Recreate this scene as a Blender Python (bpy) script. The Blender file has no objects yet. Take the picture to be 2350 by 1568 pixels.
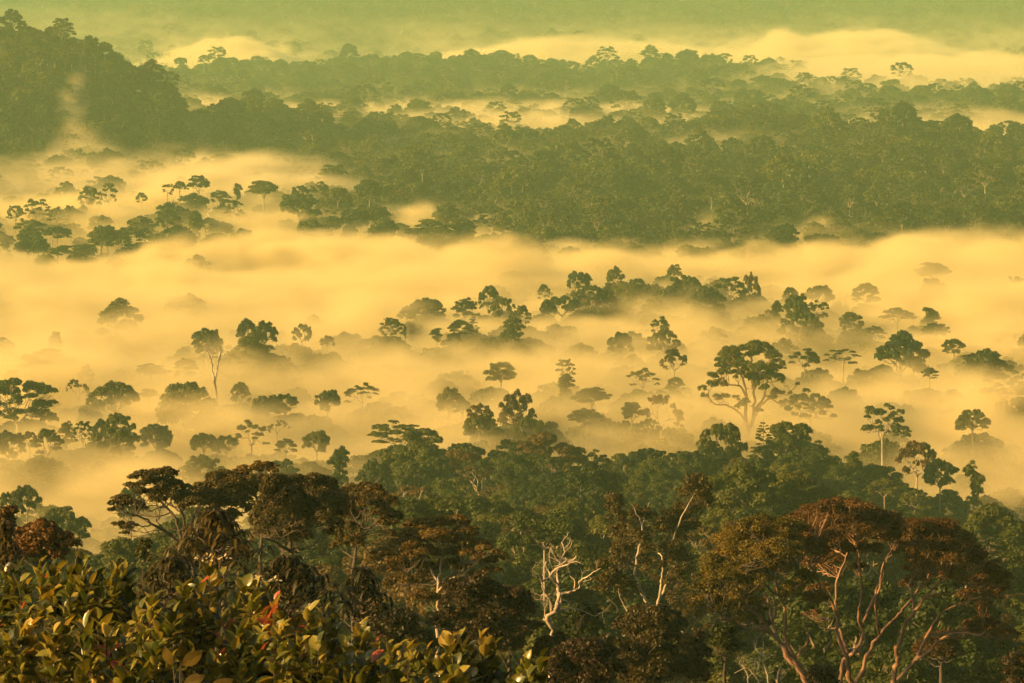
import bpy, math, random
import numpy as np
from mathutils import Vector, Euler

# ------------------------------------------------------------------ camera, light, exposure
scene = bpy.context.scene
C = scene.collection
H = 150.0                     # eye height over the valley floor, metres
F = 8925.0                    # focal length in pixels of a 2350 px wide picture
CX, CY, HORIZON = 1175.0, 784.0, 60.0
PITCH = math.atan((CY - HORIZON) / F)

cam_data = bpy.data.cameras.new("camera")
cam = bpy.data.objects.new("camera", cam_data)
C.objects.link(cam)
cam_data.sensor_width = 36.0
cam_data.lens = 36.0 * F / 2350.0
cam_data.clip_start = 1.0
cam_data.clip_end = 30000.0
cam.location = (0, 0, H)
cam.rotation_euler = (math.pi / 2 - PITCH, 0, 0)
scene.camera = cam

SUN_EL, SUN_AZ = math.radians(16.0), math.radians(-112.0)   # azimuth from +Y towards +X
S = Vector((math.sin(SUN_AZ) * math.cos(SUN_EL), math.cos(SUN_AZ) * math.cos(SUN_EL), math.sin(SUN_EL)))
world = bpy.data.worlds.new("World")
scene.world = world
world.use_nodes = True
wn = world.node_tree
wn.nodes.clear()
w_out = wn.nodes.new("ShaderNodeOutputWorld")
w_bg = wn.nodes.new("ShaderNodeBackground")
w_sky = wn.nodes.new("ShaderNodeTexSky")
w_sky.sky_type = 'NISHITA'
w_sky.sun_disc = False
w_sky.sun_elevation = SUN_EL
w_sky.sun_rotation = SUN_AZ
w_sky.dust_density = 8.0
w_sky.air_density = 0.6
w_sky.ozone_density = 0.3
w_bg.inputs[1].default_value = 0.05
wn.links.new(w_sky.outputs[0], w_bg.inputs[0])
wn.links.new(w_bg.outputs[0], w_out.inputs[0])

sun_data = bpy.data.lights.new("sun", 'SUN')
sun_data.energy = 5.0
sun_data.color = (1.0, 0.56, 0.15)
sun_data.angle = math.radians(0.5)
sun = bpy.data.objects.new("sun", sun_data)
C.objects.link(sun)
sun.rotation_euler = S.to_track_quat('Z', 'Y').to_euler()

scene.view_settings.view_transform = 'Standard'
scene.view_settings.look = 'None'
scene.view_settings.gamma = 1.0
scene.view_settings.use_curve_mapping = False
scene.view_settings.exposure = 1.27

scene.render.engine = 'CYCLES'
cy = scene.cycles
cy.use_denoising = True
cy.denoiser = 'OPENIMAGEDENOISE'
cy.use_adaptive_sampling = True
cy.adaptive_threshold = 0.03
cy.max_bounces = 6
cy.diffuse_bounces = 2
cy.glossy_bounces = 1
cy.transmission_bounces = 2
cy.transparent_max_bounces = 8
cy.volume_bounces = 2
cy.volume_step_rate = 2.0
cy.volume_max_steps = 512
cy.sample_clamp_indirect = 4.0

# ------------------------------------------------------------------ helpers
_cp, _sp = math.cos(PITCH), math.sin(PITCH)

def at(px, py, D):
    """World point seen at pixel (px, py) of the 2350 x 1568 picture, D metres north of the eye."""
    u, v = (px - CX) / F, -(py - CY) / F
    dx, dy, dz = u, _cp + v * _sp, -_sp + v * _cp
    k = D / dy
    return Vector((dx * k, D, H + dz * k))

def zrow(py, D):
    return at(CX, py, D).z

def px_of(x, y):
    return CX + F * np.asarray(x) / np.maximum(np.asarray(y), 1.0)

def hash2(ix, iy, seed):
    n = (ix.astype(np.int64) * 374761393 + iy.astype(np.int64) * 668265263 + seed * 1442695041) & 0x7fffffff
    n = ((n ^ (n >> 13)) * 1274126177) & 0x7fffffff
    n = n ^ (n >> 16)
    return (n & 0xffff) / 65535.0

def vnoise(x, y, seed=0):
    x = np.asarray(x, float); y = np.asarray(y, float)
    ix, iy = np.floor(x).astype(int), np.floor(y).astype(int)
    fx, fy = x - ix, y - iy
    fx = fx * fx * (3 - 2 * fx); fy = fy * fy * (3 - 2 * fy)
    a = hash2(ix, iy, seed); b = hash2(ix + 1, iy, seed)
    c = hash2(ix, iy + 1, seed); d = hash2(ix + 1, iy + 1, seed)
    return (a + (b - a) * fx) * (1 - fy) + (c + (d - c) * fx) * fy

def fbm(x, y, seed=0, n=3):
    s, a, t = 0.0, 1.0, 0.0
    for i in range(n):
        s = s + a * vnoise(x * 2 ** i, y * 2 ** i, seed + i * 17); t += a; a *= 0.5
    return s / t

def smooth(e0, e1, x):
    t = np.clip((x - e0) / (e1 - e0), 0, 1)
    return t * t * (3 - 2 * t)

def mesh_from(name, V, Q, mats=(), midx=None, smooth_faces=False):
    """Mesh from a vertex array and a face array of quads (n,4) or triangles (n,3)."""
    me = bpy.data.meshes.new(name)
    V = np.asarray(V, np.float32); Q = np.asarray(Q, np.int32)
    k = Q.shape[1]
    me.vertices.add(len(V)); me.vertices.foreach_set("co", V.ravel())
    me.loops.add(Q.size); me.loops.foreach_set("vertex_index", Q.ravel())
    me.polygons.add(len(Q))
    me.polygons.foreach_set("loop_start", np.arange(0, Q.size, k, dtype=np.int32))
    me.polygons.foreach_set("loop_total", np.full(len(Q), k, np.int32))
    for m in mats: me.materials.append(m)
    if midx is not None: me.polygons.foreach_set("material_index", np.asarray(midx, np.int32))
    if smooth_faces: me.polygons.foreach_set("use_smooth", np.ones(len(Q), bool))
    me.update(calc_edges=True); me.validate()
    return me

def link(name, data, parent=None, kind=None):
    o = bpy.data.objects.new(name, data)
    C.objects.link(o)
    if parent is not None: o.parent = parent
    if kind: o["kind"] = kind
    return o

def thing(name, label, cat, loc=(0, 0, 0), group=None):
    o = bpy.data.objects.new(name, None)
    o.empty_display_size = 0.5
    C.objects.link(o)
    o.location = loc
    o["label"] = label; o["category"] = cat
    if group: o["group"] = group
    return o

# ------------------------------------------------------------------ materials
def new_mat(name):
    m = bpy.data.materials.new(name)
    m.use_nodes = True
    nt = m.node_tree
    nt.nodes.clear()
    return m, nt, nt.nodes.new("ShaderNodeOutputMaterial")

def foliage_mat(name, cols, rough=0.55, trans=0.25, clump=0.35, spec=0.3, tcol=None, tree_var=0.68, leaf_var=0.22):
    """Leaves: colour varies by tree, by clump and by leaf; a little light comes through."""
    m, nt, out = new_mat(name)
    N, L = nt.nodes.new, nt.links.new
    info = N("ShaderNodeObjectInfo"); geo = N("ShaderNodeNewGeometry"); tex = N("ShaderNodeTexCoord")
    noi = N("ShaderNodeTexNoise"); noi.inputs["Scale"].default_value = clump; noi.inputs["Detail"].default_value = 3
    L(tex.outputs["Object"], noi.inputs["Vector"])
    a = N("ShaderNodeMath"); a.operation = 'MULTIPLY_ADD'; a.inputs[1].default_value = tree_var
    b = N("ShaderNodeMath"); b.operation = 'MULTIPLY_ADD'; b.inputs[1].default_value = leaf_var
    c = N("ShaderNodeMath"); c.operation = 'MULTIPLY_ADD'; c.inputs[1].default_value = 0.8; c.inputs[2].default_value = -0.28
    L(noi.outputs[0], c.inputs[0])
    L(geo.outputs["Random Per Island"], b.inputs[0]); L(c.outputs[0], b.inputs[2])
    L(info.outputs["Random"], a.inputs[0]); L(b.outputs[0], a.inputs[2])
    ramp = N("ShaderNodeValToRGB"); cr = ramp.color_ramp
    while len(cr.elements) < len(cols): cr.elements.new(0.5)
    for i, col in enumerate(cols):
        cr.elements[i].position = i / (len(cols) - 1); cr.elements[i].color = (*col, 1)
    L(a.outputs[0], ramp.inputs[0])
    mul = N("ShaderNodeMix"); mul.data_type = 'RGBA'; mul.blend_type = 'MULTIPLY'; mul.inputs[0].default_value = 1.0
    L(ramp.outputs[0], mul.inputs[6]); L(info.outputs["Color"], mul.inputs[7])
    p = N("ShaderNodeBsdfPrincipled"); p.inputs["Roughness"].default_value = rough
    p.inputs["Specular IOR Level"].default_value = spec
    L(mul.outputs[2], p.inputs["Base Color"])
    t = N("ShaderNodeBsdfTranslucent")
    if tcol:
        tm = N("ShaderNodeMix"); tm.data_type = 'RGBA'; tm.blend_type = 'MULTIPLY'; tm.inputs[0].default_value = 1.0
        tm.inputs[7].default_value = (*tcol, 1); L(mul.outputs[2], tm.inputs[6]); L(tm.outputs[2], t.inputs[0])
    else:
        L(mul.outputs[2], t.inputs[0])
    mx = N("ShaderNodeMixShader"); mx.inputs[0].default_value = trans
    L(p.outputs[0], mx.inputs[1]); L(t.outputs[0], mx.inputs[2]); L(mx.outputs[0], out.inputs[0])
    return m

def bark_mat(name, c0, c1, scale=1.2, rough=0.8):
    m, nt, out = new_mat(name)
    N, L = nt.nodes.new, nt.links.new
    tex = N("ShaderNodeTexCoord"); mp = N("ShaderNodeMapping"); mp.inputs["Scale"].default_value = (1, 1, 0.3)
    noi = N("ShaderNodeTexNoise"); noi.inputs["Scale"].default_value = scale; noi.inputs["Detail"].default_value = 6
    ramp = N("ShaderNodeValToRGB")
    ramp.color_ramp.elements[0].position = 0.35; ramp.color_ramp.elements[0].color = (*c0, 1)
    ramp.color_ramp.elements[1].position = 0.68; ramp.color_ramp.elements[1].color = (*c1, 1)
    L(tex.outputs["Object"], mp.inputs[0]); L(mp.outputs[0], noi.inputs["Vector"]); L(noi.outputs[0], ramp.inputs[0])
    p = N("ShaderNodeBsdfPrincipled"); p.inputs["Roughness"].default_value = rough
    bump = N("ShaderNodeBump"); bump.inputs["Strength"].default_value = 0.5; bump.inputs["Distance"].default_value = 0.05
    L(noi.outputs[0], bump.inputs["Height"]); L(bump.outputs[0], p.inputs["Normal"])
    L(ramp.outputs[0], p.inputs["Base Color"]); L(p.outputs[0], out.inputs[0])
    return m

M_GREEN = foliage_mat("foliage_green", [(.008, .015, .002), (.021, .035, .0035), (.046, .060, .005), (.105, .100, .010)])
M_BROWN = foliage_mat("foliage_brown", [(.038, .026, .005), (.066, .044, .008), (.10, .062, .011), (.145, .085, .016)])
M_RUST = foliage_mat("foliage_rust", [(.030, .019, .005), (.058, .033, .007), (.092, .050, .010), (.13, .070, .014)])
M_BARK = bark_mat("bark_grey", (.10, .075, .05), (.30, .25, .18))
M_PALE = bark_mat("bark_pale", (.20, .16, .11), (.46, .39, .29))
M_DARK = bark_mat("bark_dark", (.025, .018, .012), (.085, .062, .04))
M_REDBARK = bark_mat("bark_red", (.10, .05, .03), (.30, .17, .105))
M_DEAD = bark_mat("dead_wood", (.17, .13, .09), (.54, .45, .34))

def soil_mat():
    m, nt, out = new_mat("forest_floor")
    N, L = nt.nodes.new, nt.links.new
    tex = N("ShaderNodeTexCoord"); noi = N("ShaderNodeTexNoise"); noi.inputs["Scale"].default_value = 0.15; noi.inputs["Detail"].default_value = 6
    ramp = N("ShaderNodeValToRGB")
    ramp.color_ramp.elements[0].color = (.012, .017, .006, 1); ramp.color_ramp.elements[1].color = (.05, .055, .018, 1)
    p = N("ShaderNodeBsdfPrincipled"); p.inputs["Roughness"].default_value = 0.95
    L(tex.outputs["Object"], noi.inputs["Vector"]); L(noi.outputs[0], ramp.inputs[0]); L(ramp.outputs[0], p.inputs["Base Color"]); L(p.outputs[0], out.inputs[0])
    return m
M_SOIL = soil_mat()
# ------------------------------------------------------------------ terrain
def curve(x, pts):
    xs, ys = zip(*pts)
    return np.interp(x, xs, ys)

def crest_z(px, D, rows, tree):
    """Ground height under a canopy whose top is seen along rows = [(px, row), ...]."""
    r = curve(px, rows)
    ang = (r - HORIZON) / F
    return H - ang * D - tree

SLOPE = [(-50, 146), (0, 143), (40, 141), (75, 134.5), (120, 121), (180, 104), (250, 90), (400, 68), (520, 56)]
NEAR_CREST = [(-600, 1290), (0, 1260), (500, 1255), (780, 1215), (850, 1130), (950, 1075), (1050, 1055), (1200, 1055), (1400, 1075),
              (1500, 1050), (1650, 1050), (1800, 1075), (1950, 1095), (2100, 1145), (2250, 1235), (2350, 1310), (2900, 1400)]
RIDGES = [  # depth, crest rows of the canopy, tree height, front width, back width
    (1760, [(700, 760), (900, 735), (1150, 725), (1320, 672), (1450, 650), (1550, 662), (1700, 682), (1850, 725), (2000, 775), (2300, 790)], 24, 240, 150),
    (2330, [(-900, 470), (0, 502), (70, 490), (120, 494), (170, 520), (225, 475), (270, 490), (330, 525), (400, 478), (450, 462), (500, 480), (560, 462), (620, 455), (680, 468), (735, 458), (800, 476), (850, 470), (1000, 560), (1400, 640)], 26, 120, 110),
    (2600, [(700, 560), (830, 460), (900, 420), (1030, 420), (1180, 415), (1400, 410), (1600, 418), (1750, 405), (1850, 400), (2400, 400), (3200, 400)], 20, 220, 220),
    (2880, [(1300, 520), (1560, 440), (1700, 400), (1830, 372), (1930, 330), (2040, 300), (2130, 312), (2210, 335), (2350, 340), (3000, 330)], 18, 420, 260),
    (2900, [(-1200, 120), (-300, 170), (0, 215), (80, 240), (150, 330), (200, 390), (300, 470)], 20, 130, 160),
    (3080, [(-1200, 10), (-200, 75), (0, 95), (60, 85), (120, 74), (200, 112), (260, 150), (300, 172), (360, 205), (400, 225), (440, 290), (520, 400)], 20, 240, 260),
    (3300, [(300, 330), (440, 285), (530, 262), (620, 288), (730, 300), (850, 305), (1000, 302), (1090, 315), (1180, 335), (1260, 325), (1330, 290),
            (1440, 285), (1530, 300), (1600, 275), (1690, 260), (1780, 258), (1850, 295), (1920, 330), (2100, 380)], 20, 300, 230),
    (4700, [(1200, 330), (1500, 250), (1700, 215), (1880, 208), (2000, 210), (2150, 215), (2350, 208), (3200, 190)], 20, 560, 260),
    (5400, [(-1200, 200), (200, 190), (320, 158), (400, 142), (500, 138), (640, 150), (740, 142), (870, 130), (960, 128), (1080, 124), (1200, 130), (1330, 146),
            (1450, 136), (1560, 130), (1700, 140), (1800, 165), (1950, 215), (2300, 260)], 36, 700, 320),
]

def ground(x, y):
    x = np.asarray(x, float); y = np.asarray(y, float)
    px = px_of(x, np.maximum(y, 40.0))
    # the hillside the eye stands on, falling to the valley
    near = np.interp(y, *zip(*SLOPE))
    zc = crest_z(px, 930.0, NEAR_CREST, 20.0)
    t = smooth(430, 930, y)
    near = np.where(y > 430, (np.interp(430, *zip(*SLOPE))) * (1 - t) + zc * t, near)
    fall = smooth(940, 1160, y)
    z = near * (1 - fall) + (-2.0) * fall
    # the floor climbs away beyond the third ridge
    floor = curve(y, [(0, -2), (2000, -2), (2300, 10), (2700, 22), (3500, 32), (4000, 38), (5400, 42), (6200, 60), (6900, 98), (8000, 178), (10000, 330), (14000, 580)])
    z = np.where(y > 1160, np.maximum(floor, z), np.maximum(z, -2))
    e = np.exp(z / 6.0)
    for D, rows, th, wf, wb in RIDGES:
        zr = crest_z(px_of(x, D), D, rows, th)
        d = y - D
        b = np.where(d < 0, np.exp(-(d / wf) ** 2), np.exp(-(d / wb) ** 2))
        base = np.interp(D, [0, 2000, 2300, 2700, 3500, 4000, 5400, 6200], [-2, -2, 10, 22, 32, 38, 42, 60]) - 10
        e = e + np.exp((base + (zr - base) * b) / 6.0) * (b > 0.02)
    z = np.where(y > 1100, 6.0 * np.log(e), z)
    far = smooth(1000, 4000, y)
    z = z + (fbm(x / 70, y / 70, 3) - 0.5) * (3 + 11 * far) * smooth(300, 900, y) + (fbm(x / 130 + y / 400, y / 300, 5) - 0.5) * 26 * smooth(2300, 3000, y)
    z = z + (fbm(x / 330, y / 700, 9) - 0.5) * 150 * smooth(6800, 8200, y)
    return z

def g1(x, y):
    return float(ground(np.array([x]), np.array([y]))[0])

def build_ground():
    ys = np.concatenate([np.arange(-60, 300, 4), np.arange(300, 1200, 7), np.arange(1200, 5000, 14), np.arange(5000, 14100, 60)])
    n = 170
    u = np.linspace(-1, 1, n)
    V = []
    X = u[None, :] * (40 + 0.26 * np.maximum(ys, 0))[:, None] + np.sign(u)[None, :] * (np.abs(u)[None, :] ** 6) * 400
    Y = np.repeat(ys[:, None], n, 1)
    Z = ground(X.ravel(), Y.ravel())
    V = np.stack([X.ravel(), Y.ravel(), Z], 1)
    i = np.arange(len(ys) - 1)[:, None] * n + np.arange(n - 1)[None, :]
    Q = np.stack([i, i + 1, i + n + 1, i + n], -1).reshape(-1, 4)
    o = link("ground", mesh_from("ground", V, Q, [M_SOIL], smooth_faces=True), kind="structure")
    o["label"] = "dark forested hills and valley floor under the mist"
    return o
build_ground()
# ------------------------------------------------------------------ tree shapes
def tube(pts, radii, k=6):
    P = np.asarray(pts, float); R = np.asarray(radii, float)
    T = np.gradient(P, axis=0); T /= np.linalg.norm(T, axis=1)[:, None] + 1e-9
    ref = np.array([0.31, 0.95, 0.05])
    A = np.cross(T, ref); A /= np.linalg.norm(A, axis=1)[:, None] + 1e-9
    B = np.cross(T, A)
    th = np.linspace(0, 2 * np.pi, k, endpoint=False)
    V = P[:, None, :] + R[:, None, None] * (np.cos(th)[None, :, None] * A[:, None, :] + np.sin(th)[None, :, None] * B[:, None, :])
    n = len(P)
    i = np.arange(n - 1)[:, None] * k; j = np.arange(k)[None, :]; j2 = (j + 1) % k
    Q = np.stack([i + j, i + j2, i + k + j2, i + k + j], -1).reshape(-1, 4)
    return V.reshape(-1, 3), Q

class Bag:
    def __init__(s): s.V = []; s.Q = []; s.n = 0
    def add(s, V, Q):
        s.V.append(np.asarray(V)); s.Q.append(np.asarray(Q) + s.n); s.n += len(V)
    def tube(s, pts, radii, k=6): s.add(*tube(pts, radii, k))
    def mesh(s, name, mat, smooth_faces=False):
        return mesh_from(name, np.concatenate(s.V), np.concatenate(s.Q), [mat], smooth_faces=smooth_faces)

def limb(rng, p0, p1, r0, r1, n=7, wob=0.05, rise=0.35, bag=None, k=5):
    """A bent limb from p0 to p1 that leaves upward and wanders a little."""
    p0 = np.asarray(p0, float); p1 = np.asarray(p1, float)
    L = np.linalg.norm(p1 - p0)
    c = p0 + (p1 - p0) * 0.45 + np.array([0, 0, -rise * L * 0.35])
    t = np.linspace(0, 1, n)[:, None]
    P = (1 - t) ** 2 * p0 + 2 * t * (1 - t) * c + t ** 2 * p1
    w = rng.normal(0, wob * L, (n, 3)); w[0] = 0; w[-1] *= 0.3
    P = P + w * np.sin(t * np.pi * 0.9 + 0.1)
    R = r0 + (r1 - r0) * t[:, 0] ** 0.8
    if bag is not None: bag.tube(P, R, k)
    return P, R

def unit(v): return v / (np.linalg.norm(v, axis=-1, keepdims=True) + 1e-9)

def leaf_quads(rng, P, Nrm, size, asp=0.6, var=0.45):
    """Small pointed leaf sprays, one kite-shaped face each."""
    n = len(P)
    a = unit(np.cross(Nrm, rng.normal(size=(n, 3))))
    b = np.cross(Nrm, a)
    s = size * (1 + rng.uniform(-var, var, n))[:, None]
    droop = Nrm * s * 0.15
    V = np.stack([P - a * s - droop, P + b * s * asp, P + a * s - droop, P - b * s * asp], 1).reshape(-1, 3)
    Q = np.arange(4 * n).reshape(-1, 4)
    return V, Q

def crown_leaves(rng, lobes, leaf, density=1.0, nsub=9, under=0.25, sub=0.45, jit=0.38):
    """lobes: (centre, radius, zscale). Each lobe carries small domes, each dome carries leaves."""
    Ps, Ns = [], []
    for c, r, zs in lobes:
        c = np.asarray(c, float)
        ns = max(4, int(nsub * rng.uniform(0.8, 1.25)))
        d = unit(rng.normal(size=(ns, 3)))
        d[:, 2] = np.where(d[:, 2] < -under, -d[:, 2], d[:, 2])
        sc = c + d * r * np.array([1, 1, zs]) * rng.uniform(0.55, 0.85, (ns, 1))
        sr = r * sub * rng.uniform(0.7, 1.25, ns)
        for q, s in zip(sc, sr):
            m = max(6, int(density * 7.0 * s * s / (leaf * leaf)))
            e = unit(rng.normal(size=(m, 3)))
            e[:, 2] = np.where(e[:, 2] < -0.35, -e[:, 2], e[:, 2])
            zz = max(zs, 0.45)
            p = q + e * s * np.array([1, 1, zz]) * rng.uniform(0.55, 1.05, (m, 1))
            Ps.append(p)
            Ns.append(unit(e * 0.8 + np.array([0, 0, 0.25]) + rng.normal(0, jit, (m, 3))))
    P = np.concatenate(Ps); Nn = np.concatenate(Ns)
    return leaf_quads(rng, P, Nn, leaf)

def dome_lobes(rng, R, Hc, n, rl=(0.3, 0.45), zs=0.75, squash=1.0, hole=0.0):
    out = []
    g = rng.uniform(0, 6.28)
    for i in range(n):
        u = (i + 0.5) / n
        th = math.acos(1 - u * (1.0 + 0.12))  if u < 0.9 else 1.6
        ph = g + i * 2.39996 + rng.uniform(-.3, .3)
        if rng.uniform() < hole: continue
        r = R * rng.uniform(*rl)
        rad = (R - r * 0.8) * min(1.0, math.sin(th) * 1.02) * rng.uniform(0.8, 1.1)
        z = (Hc - r * zs) * math.cos(th) ** squash * rng.uniform(0.9, 1.06) + 0.12 * Hc if th < 1.57 else 0.1 * Hc
        out.append((np.array([rad * math.cos(ph), rad * math.sin(ph), z]), r, zs))
    return out

class Crown:                                   # branches and leaves; the origin is the fork at the top of the bole
    def __init__(s, branches, leaves, R, top): s.branches = branches; s.leaves = leaves; s.R = R; s.top = top

def finish(rng, name, bag, lobes, leaf, R, fmat, bmat, **kw):
    V, Q = crown_leaves(rng, lobes, leaf, **kw)
    top = float(np.percentile(V[:, 2], 99.7)); Rr = float(np.percentile(np.abs(V[:, :2]), 99.3))
    return Crown(bag.mesh(name + "_branches", bmat, True), mesh_from(name + "_leaves", V, Q, [fmat]), Rr, top)

def limbs_to_lobes(rng, bag, lobes, r0, nmain, R, wob=0.05, thin=0.12, drop=0.35, k=5):
    """Main limbs fan out from the fork; each lobe hangs on the nearest one."""
    mains = []
    for i in range(nmain):
        ph = i * 6.283 / nmain + rng.uniform(-.5, .5)
        near = [l for l in lobes if abs((math.atan2(l[0][1], l[0][0]) - ph + math.pi) % (2 * math.pi) - math.pi) < 1.2]
        tgt = (np.mean([l[0] for l in near], 0) if near else np.array([R * .4 * math.cos(ph), R * .4 * math.sin(ph), R * .5])) * 0.62
        P, Rr = limb(rng, (0, 0, -0.3), tgt, r0 * 0.62, r0 * 0.34, 6, wob, 0.2, bag, k)
        mains.append((P, Rr))
    mains.append((np.array([[0, 0, 0.], [0, 0, .3]]), np.array([r0 * .5, r0 * .4])))
    for c, r, zs in lobes:
        c = np.asarray(c)
        best = None
        for P, Rr in mains:
            j = len(P) - 1 - int(rng.integers(0, 3)) if len(P) > 3 else 1
            d = np.linalg.norm(P[j] - c)
            if best is None or d < best[0]: best = (d, P[j], Rr[j])
        e = c - np.array([0, 0, r * zs * drop])
        P, Rr = limb(rng, best[1], e, best[2] * 0.75, r0 * thin, 6, wob, 0.15, bag, k)
        for _ in range(3):
            d = unit(rng.normal(size=3)); d[2] = abs(d[2])
            limb(rng, P[-2], c + d * r * np.array([.8, .8, zs * .8]), Rr[-2] * 0.7, r0 * 0.05, 4, wob, 0.1, bag, 4)

def make_dome(seed, leaf, fmat, bmat, R=8.0, Hc=8.0, n=16, **kw):
    rng = np.random.default_rng(seed)
    lob = dome_lobes(rng, R, Hc, n, kw.pop("rl", (0.28, 0.46)), kw.pop("zs", 0.75), kw.pop("squash", 0.8), kw.pop("hole", 0.0))
    bag = Bag(); limbs_to_lobes(rng, bag, lob, 0.5, 4, R)
    return finish(rng, "dome", bag, lob, leaf, R, fmat, bmat, **kw)

def make_open(seed, leaf, fmat, bmat, R=9.0, Hc=9.0, n=20, **kw):
    """Emergent: ascending limbs, small separate tufts with sky between them."""
    rng = np.random.default_rng(seed)
    lob = dome_lobes(rng, R, Hc, n, (0.15, 0.27), 0.62, 0.7, 0.05)
    lob = [(c + np.array([0, 0, rng.uniform(-.05, .16) * Hc]), r, z) for c, r, z in lob]
    bag = Bag(); limbs_to_lobes(rng, bag, lob, 0.42, 5, R, 0.07, 0.14, 0.4)
    return finish(rng, "open", bag, lob, leaf, R, fmat, bmat, nsub=8, **kw)

def make_tiers(seed, leaf, fmat, bmat, R=9.0, Hc=7.0, n=13, zs=0.24, **kw):
    """Umbrella: flat plates of leaves one above another on spreading limbs."""
    rng = np.random.default_rng(seed)
    lob = []
    for i in range(n):
        u = (i + 0.5) / n
        rad = R * (1 - 0.9 * u) ** 0.6 * rng.uniform(0.35, 0.8)
        ph = i * 2.39996 + rng.uniform(-.4, .4)
        lob.append((np.array([rad * math.cos(ph), rad * math.sin(ph), Hc * (0.35 + 0.6 * u) * rng.uniform(.9, 1.05)]), R * rng.uniform(0.26, 0.42) * (1 - .3 * u), zs))
    bag = Bag(); limbs_to_lobes(rng, bag, lob, 0.42, 4, R, 0.05, 0.14, 0.5)
    return finish(rng, "tiers", bag, lob, leaf, R, fmat, bmat, nsub=12, sub=0.36, under=0.5, **kw)

def make_column(seed, leaf, fmat, bmat, R=3.6, Hc=14.0, **kw):
    """Narrow crown with climbers hanging down the bole."""
    rng = np.random.default_rng(seed)
    lob = []
    n = 13
    for i in range(n):
        u = i / (n - 1)
        w = R * (0.55 + 0.5 * math.sin(min(1, u * 1.15) * math.pi * 0.62) + rng.uniform(-.12, .12)) * (1 if u < .85 else .75)
        ph = rng.uniform(0, 6.28)
        o = w * 0.35
        lob.append((np.array([o * math.cos(ph), o * math.sin(ph), Hc * u * .92]), w * 0.72, 0.9))
    bag = Bag()
    limb(rng, (0, 0, -.3), (0, 0, Hc * .9), .4, .1, 8, .02, 0, bag, 6)
    return finish(rng, "column", bag, lob, leaf, R, fmat, bmat, nsub=7, sub=0.5, under=0.6, **kw)

def make_conifer(seed, leaf, fmat, bmat, R=5.0, Hc=14.0, **kw):
    rng = np.random.default_rng(seed)
    bag = Bag(); lob = []
    limb(rng, (0, 0, -.3), (0, 0, Hc), .35, .05, 8, .008, 0, bag, 6)
    z = 0.5
    while z < Hc * 0.97:
        u = z / Hc
        w = R * (1 - u) ** 0.75 + 0.35
        for ph in rng.uniform(0, 6.28, 5 if u < .8 else 3):
            e = np.array([w * math.cos(ph), w * math.sin(ph), z + w * .12])
            limb(rng, (0, 0, z - w * .1), e, .1, .03, 4, .02, 0.05, bag, 4)
            lob.append((e * np.array([.7, .7, 1]), w * 0.34, 0.28))
        z += 0.9 + 0.4 * (1 - u)
    return finish(rng, "conifer", bag, lob, leaf, R, fmat, bmat, nsub=6, sub=0.42, under=0.5, **kw)

def grow_bare(rng, bag, p, d, L, r, depth, spread=0.6, k=5, tips=None):
    """A bare limb that forks again and again."""
    n = 5
    P = [np.asarray(p, float)]; dd = np.asarray(d, float)
    for _ in range(n):
        dd = unit(dd + rng.normal(0, 0.16, 3) + np.array([0, 0, .05])); P.append(P[-1] + dd * L / n)
    R = np.linspace(r, r * 0.62, n + 1)
    bag.tube(P, R, k)
    if depth == 0:
        if tips is not None: tips.append(P[-1])
        return
    m = 2 if rng.uniform() < 0.65 else 3
    for i in range(m):
        nd = unit(dd + unit(rng.normal(size=3)) * spread)
        grow_bare(rng, bag, P[-1] if i < 2 else P[3], nd, L * rng.uniform(.6, .85), r * .6 * rng.uniform(.75, 1), depth - 1, spread, max(4, k - 1), tips)

def make_bare(seed, mat, h=9.0, leafy=None, leaf=0.3, depth=4, spread=.55):
    rng = np.random.default_rng(seed)
    bag = Bag(); tips = []
    for i in range(2):
        ph = rng.uniform(0, 6.28)
        grow_bare(rng, bag, (0, 0, -.3), unit(np.array([.35 * math.cos(ph), .35 * math.sin(ph), 1])), h * .36, .34, depth, spread, 6, tips)
    V = np.concatenate(bag.V)
    R = float(np.percentile(np.abs(V[:, :2]), 99)); top = float(V[:, 2].max())
    leaves = None
    if leafy is not None:
        lob = [(t, rng.uniform(.5, 1.1), .7) for t in tips if rng.uniform() < .8]
        lv, lq = crown_leaves(rng, lob, leaf, nsub=4)
        leaves = mesh_from("sparse_leaves", lv, lq, [leafy])
    return Crown(bag.mesh("bare_branches", mat, True), leaves, R, top)

def make_bole(seed, mat, lean=0.03):
    """A bole one metre tall and one metre in radius at the foot; it is scaled to each tree."""
    rng = np.random.default_rng(seed)
    n = 9
    z = np.concatenate([[-0.15], np.linspace(0, 1, n)])
    x = np.cumsum(rng.normal(0, lean, n + 1)); y = np.cumsum(rng.normal(0, lean, n + 1))
    x -= np.interp(z, [0, 1], [x[1], x[-1]]); y -= np.interp(z, [0, 1], [y[1], y[-1]])
    r = np.interp(z, [-.15, 0, .06, .2, 1], [1.5, 1.35, 1.0, .85, .62])
    th = np.linspace(0, 2 * np.pi, 8, endpoint=False)
    V = np.stack([x[:, None] * 8 + r[:, None] * np.cos(th), y[:, None] * 8 + r[:, None] * np.sin(th), np.repeat(z[:, None], 8, 1)], -1).reshape(-1, 3)
    i = np.arange(n)[:, None] * 8; j = np.arange(8)[None, :]
    b = Bag(); b.add(V, np.stack([i + j, i + (j + 1) % 8, i + 8 + (j + 1) % 8, i + 8 + j], -1).reshape(-1, 4))
    return b.mesh("bole", mat, True)

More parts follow.
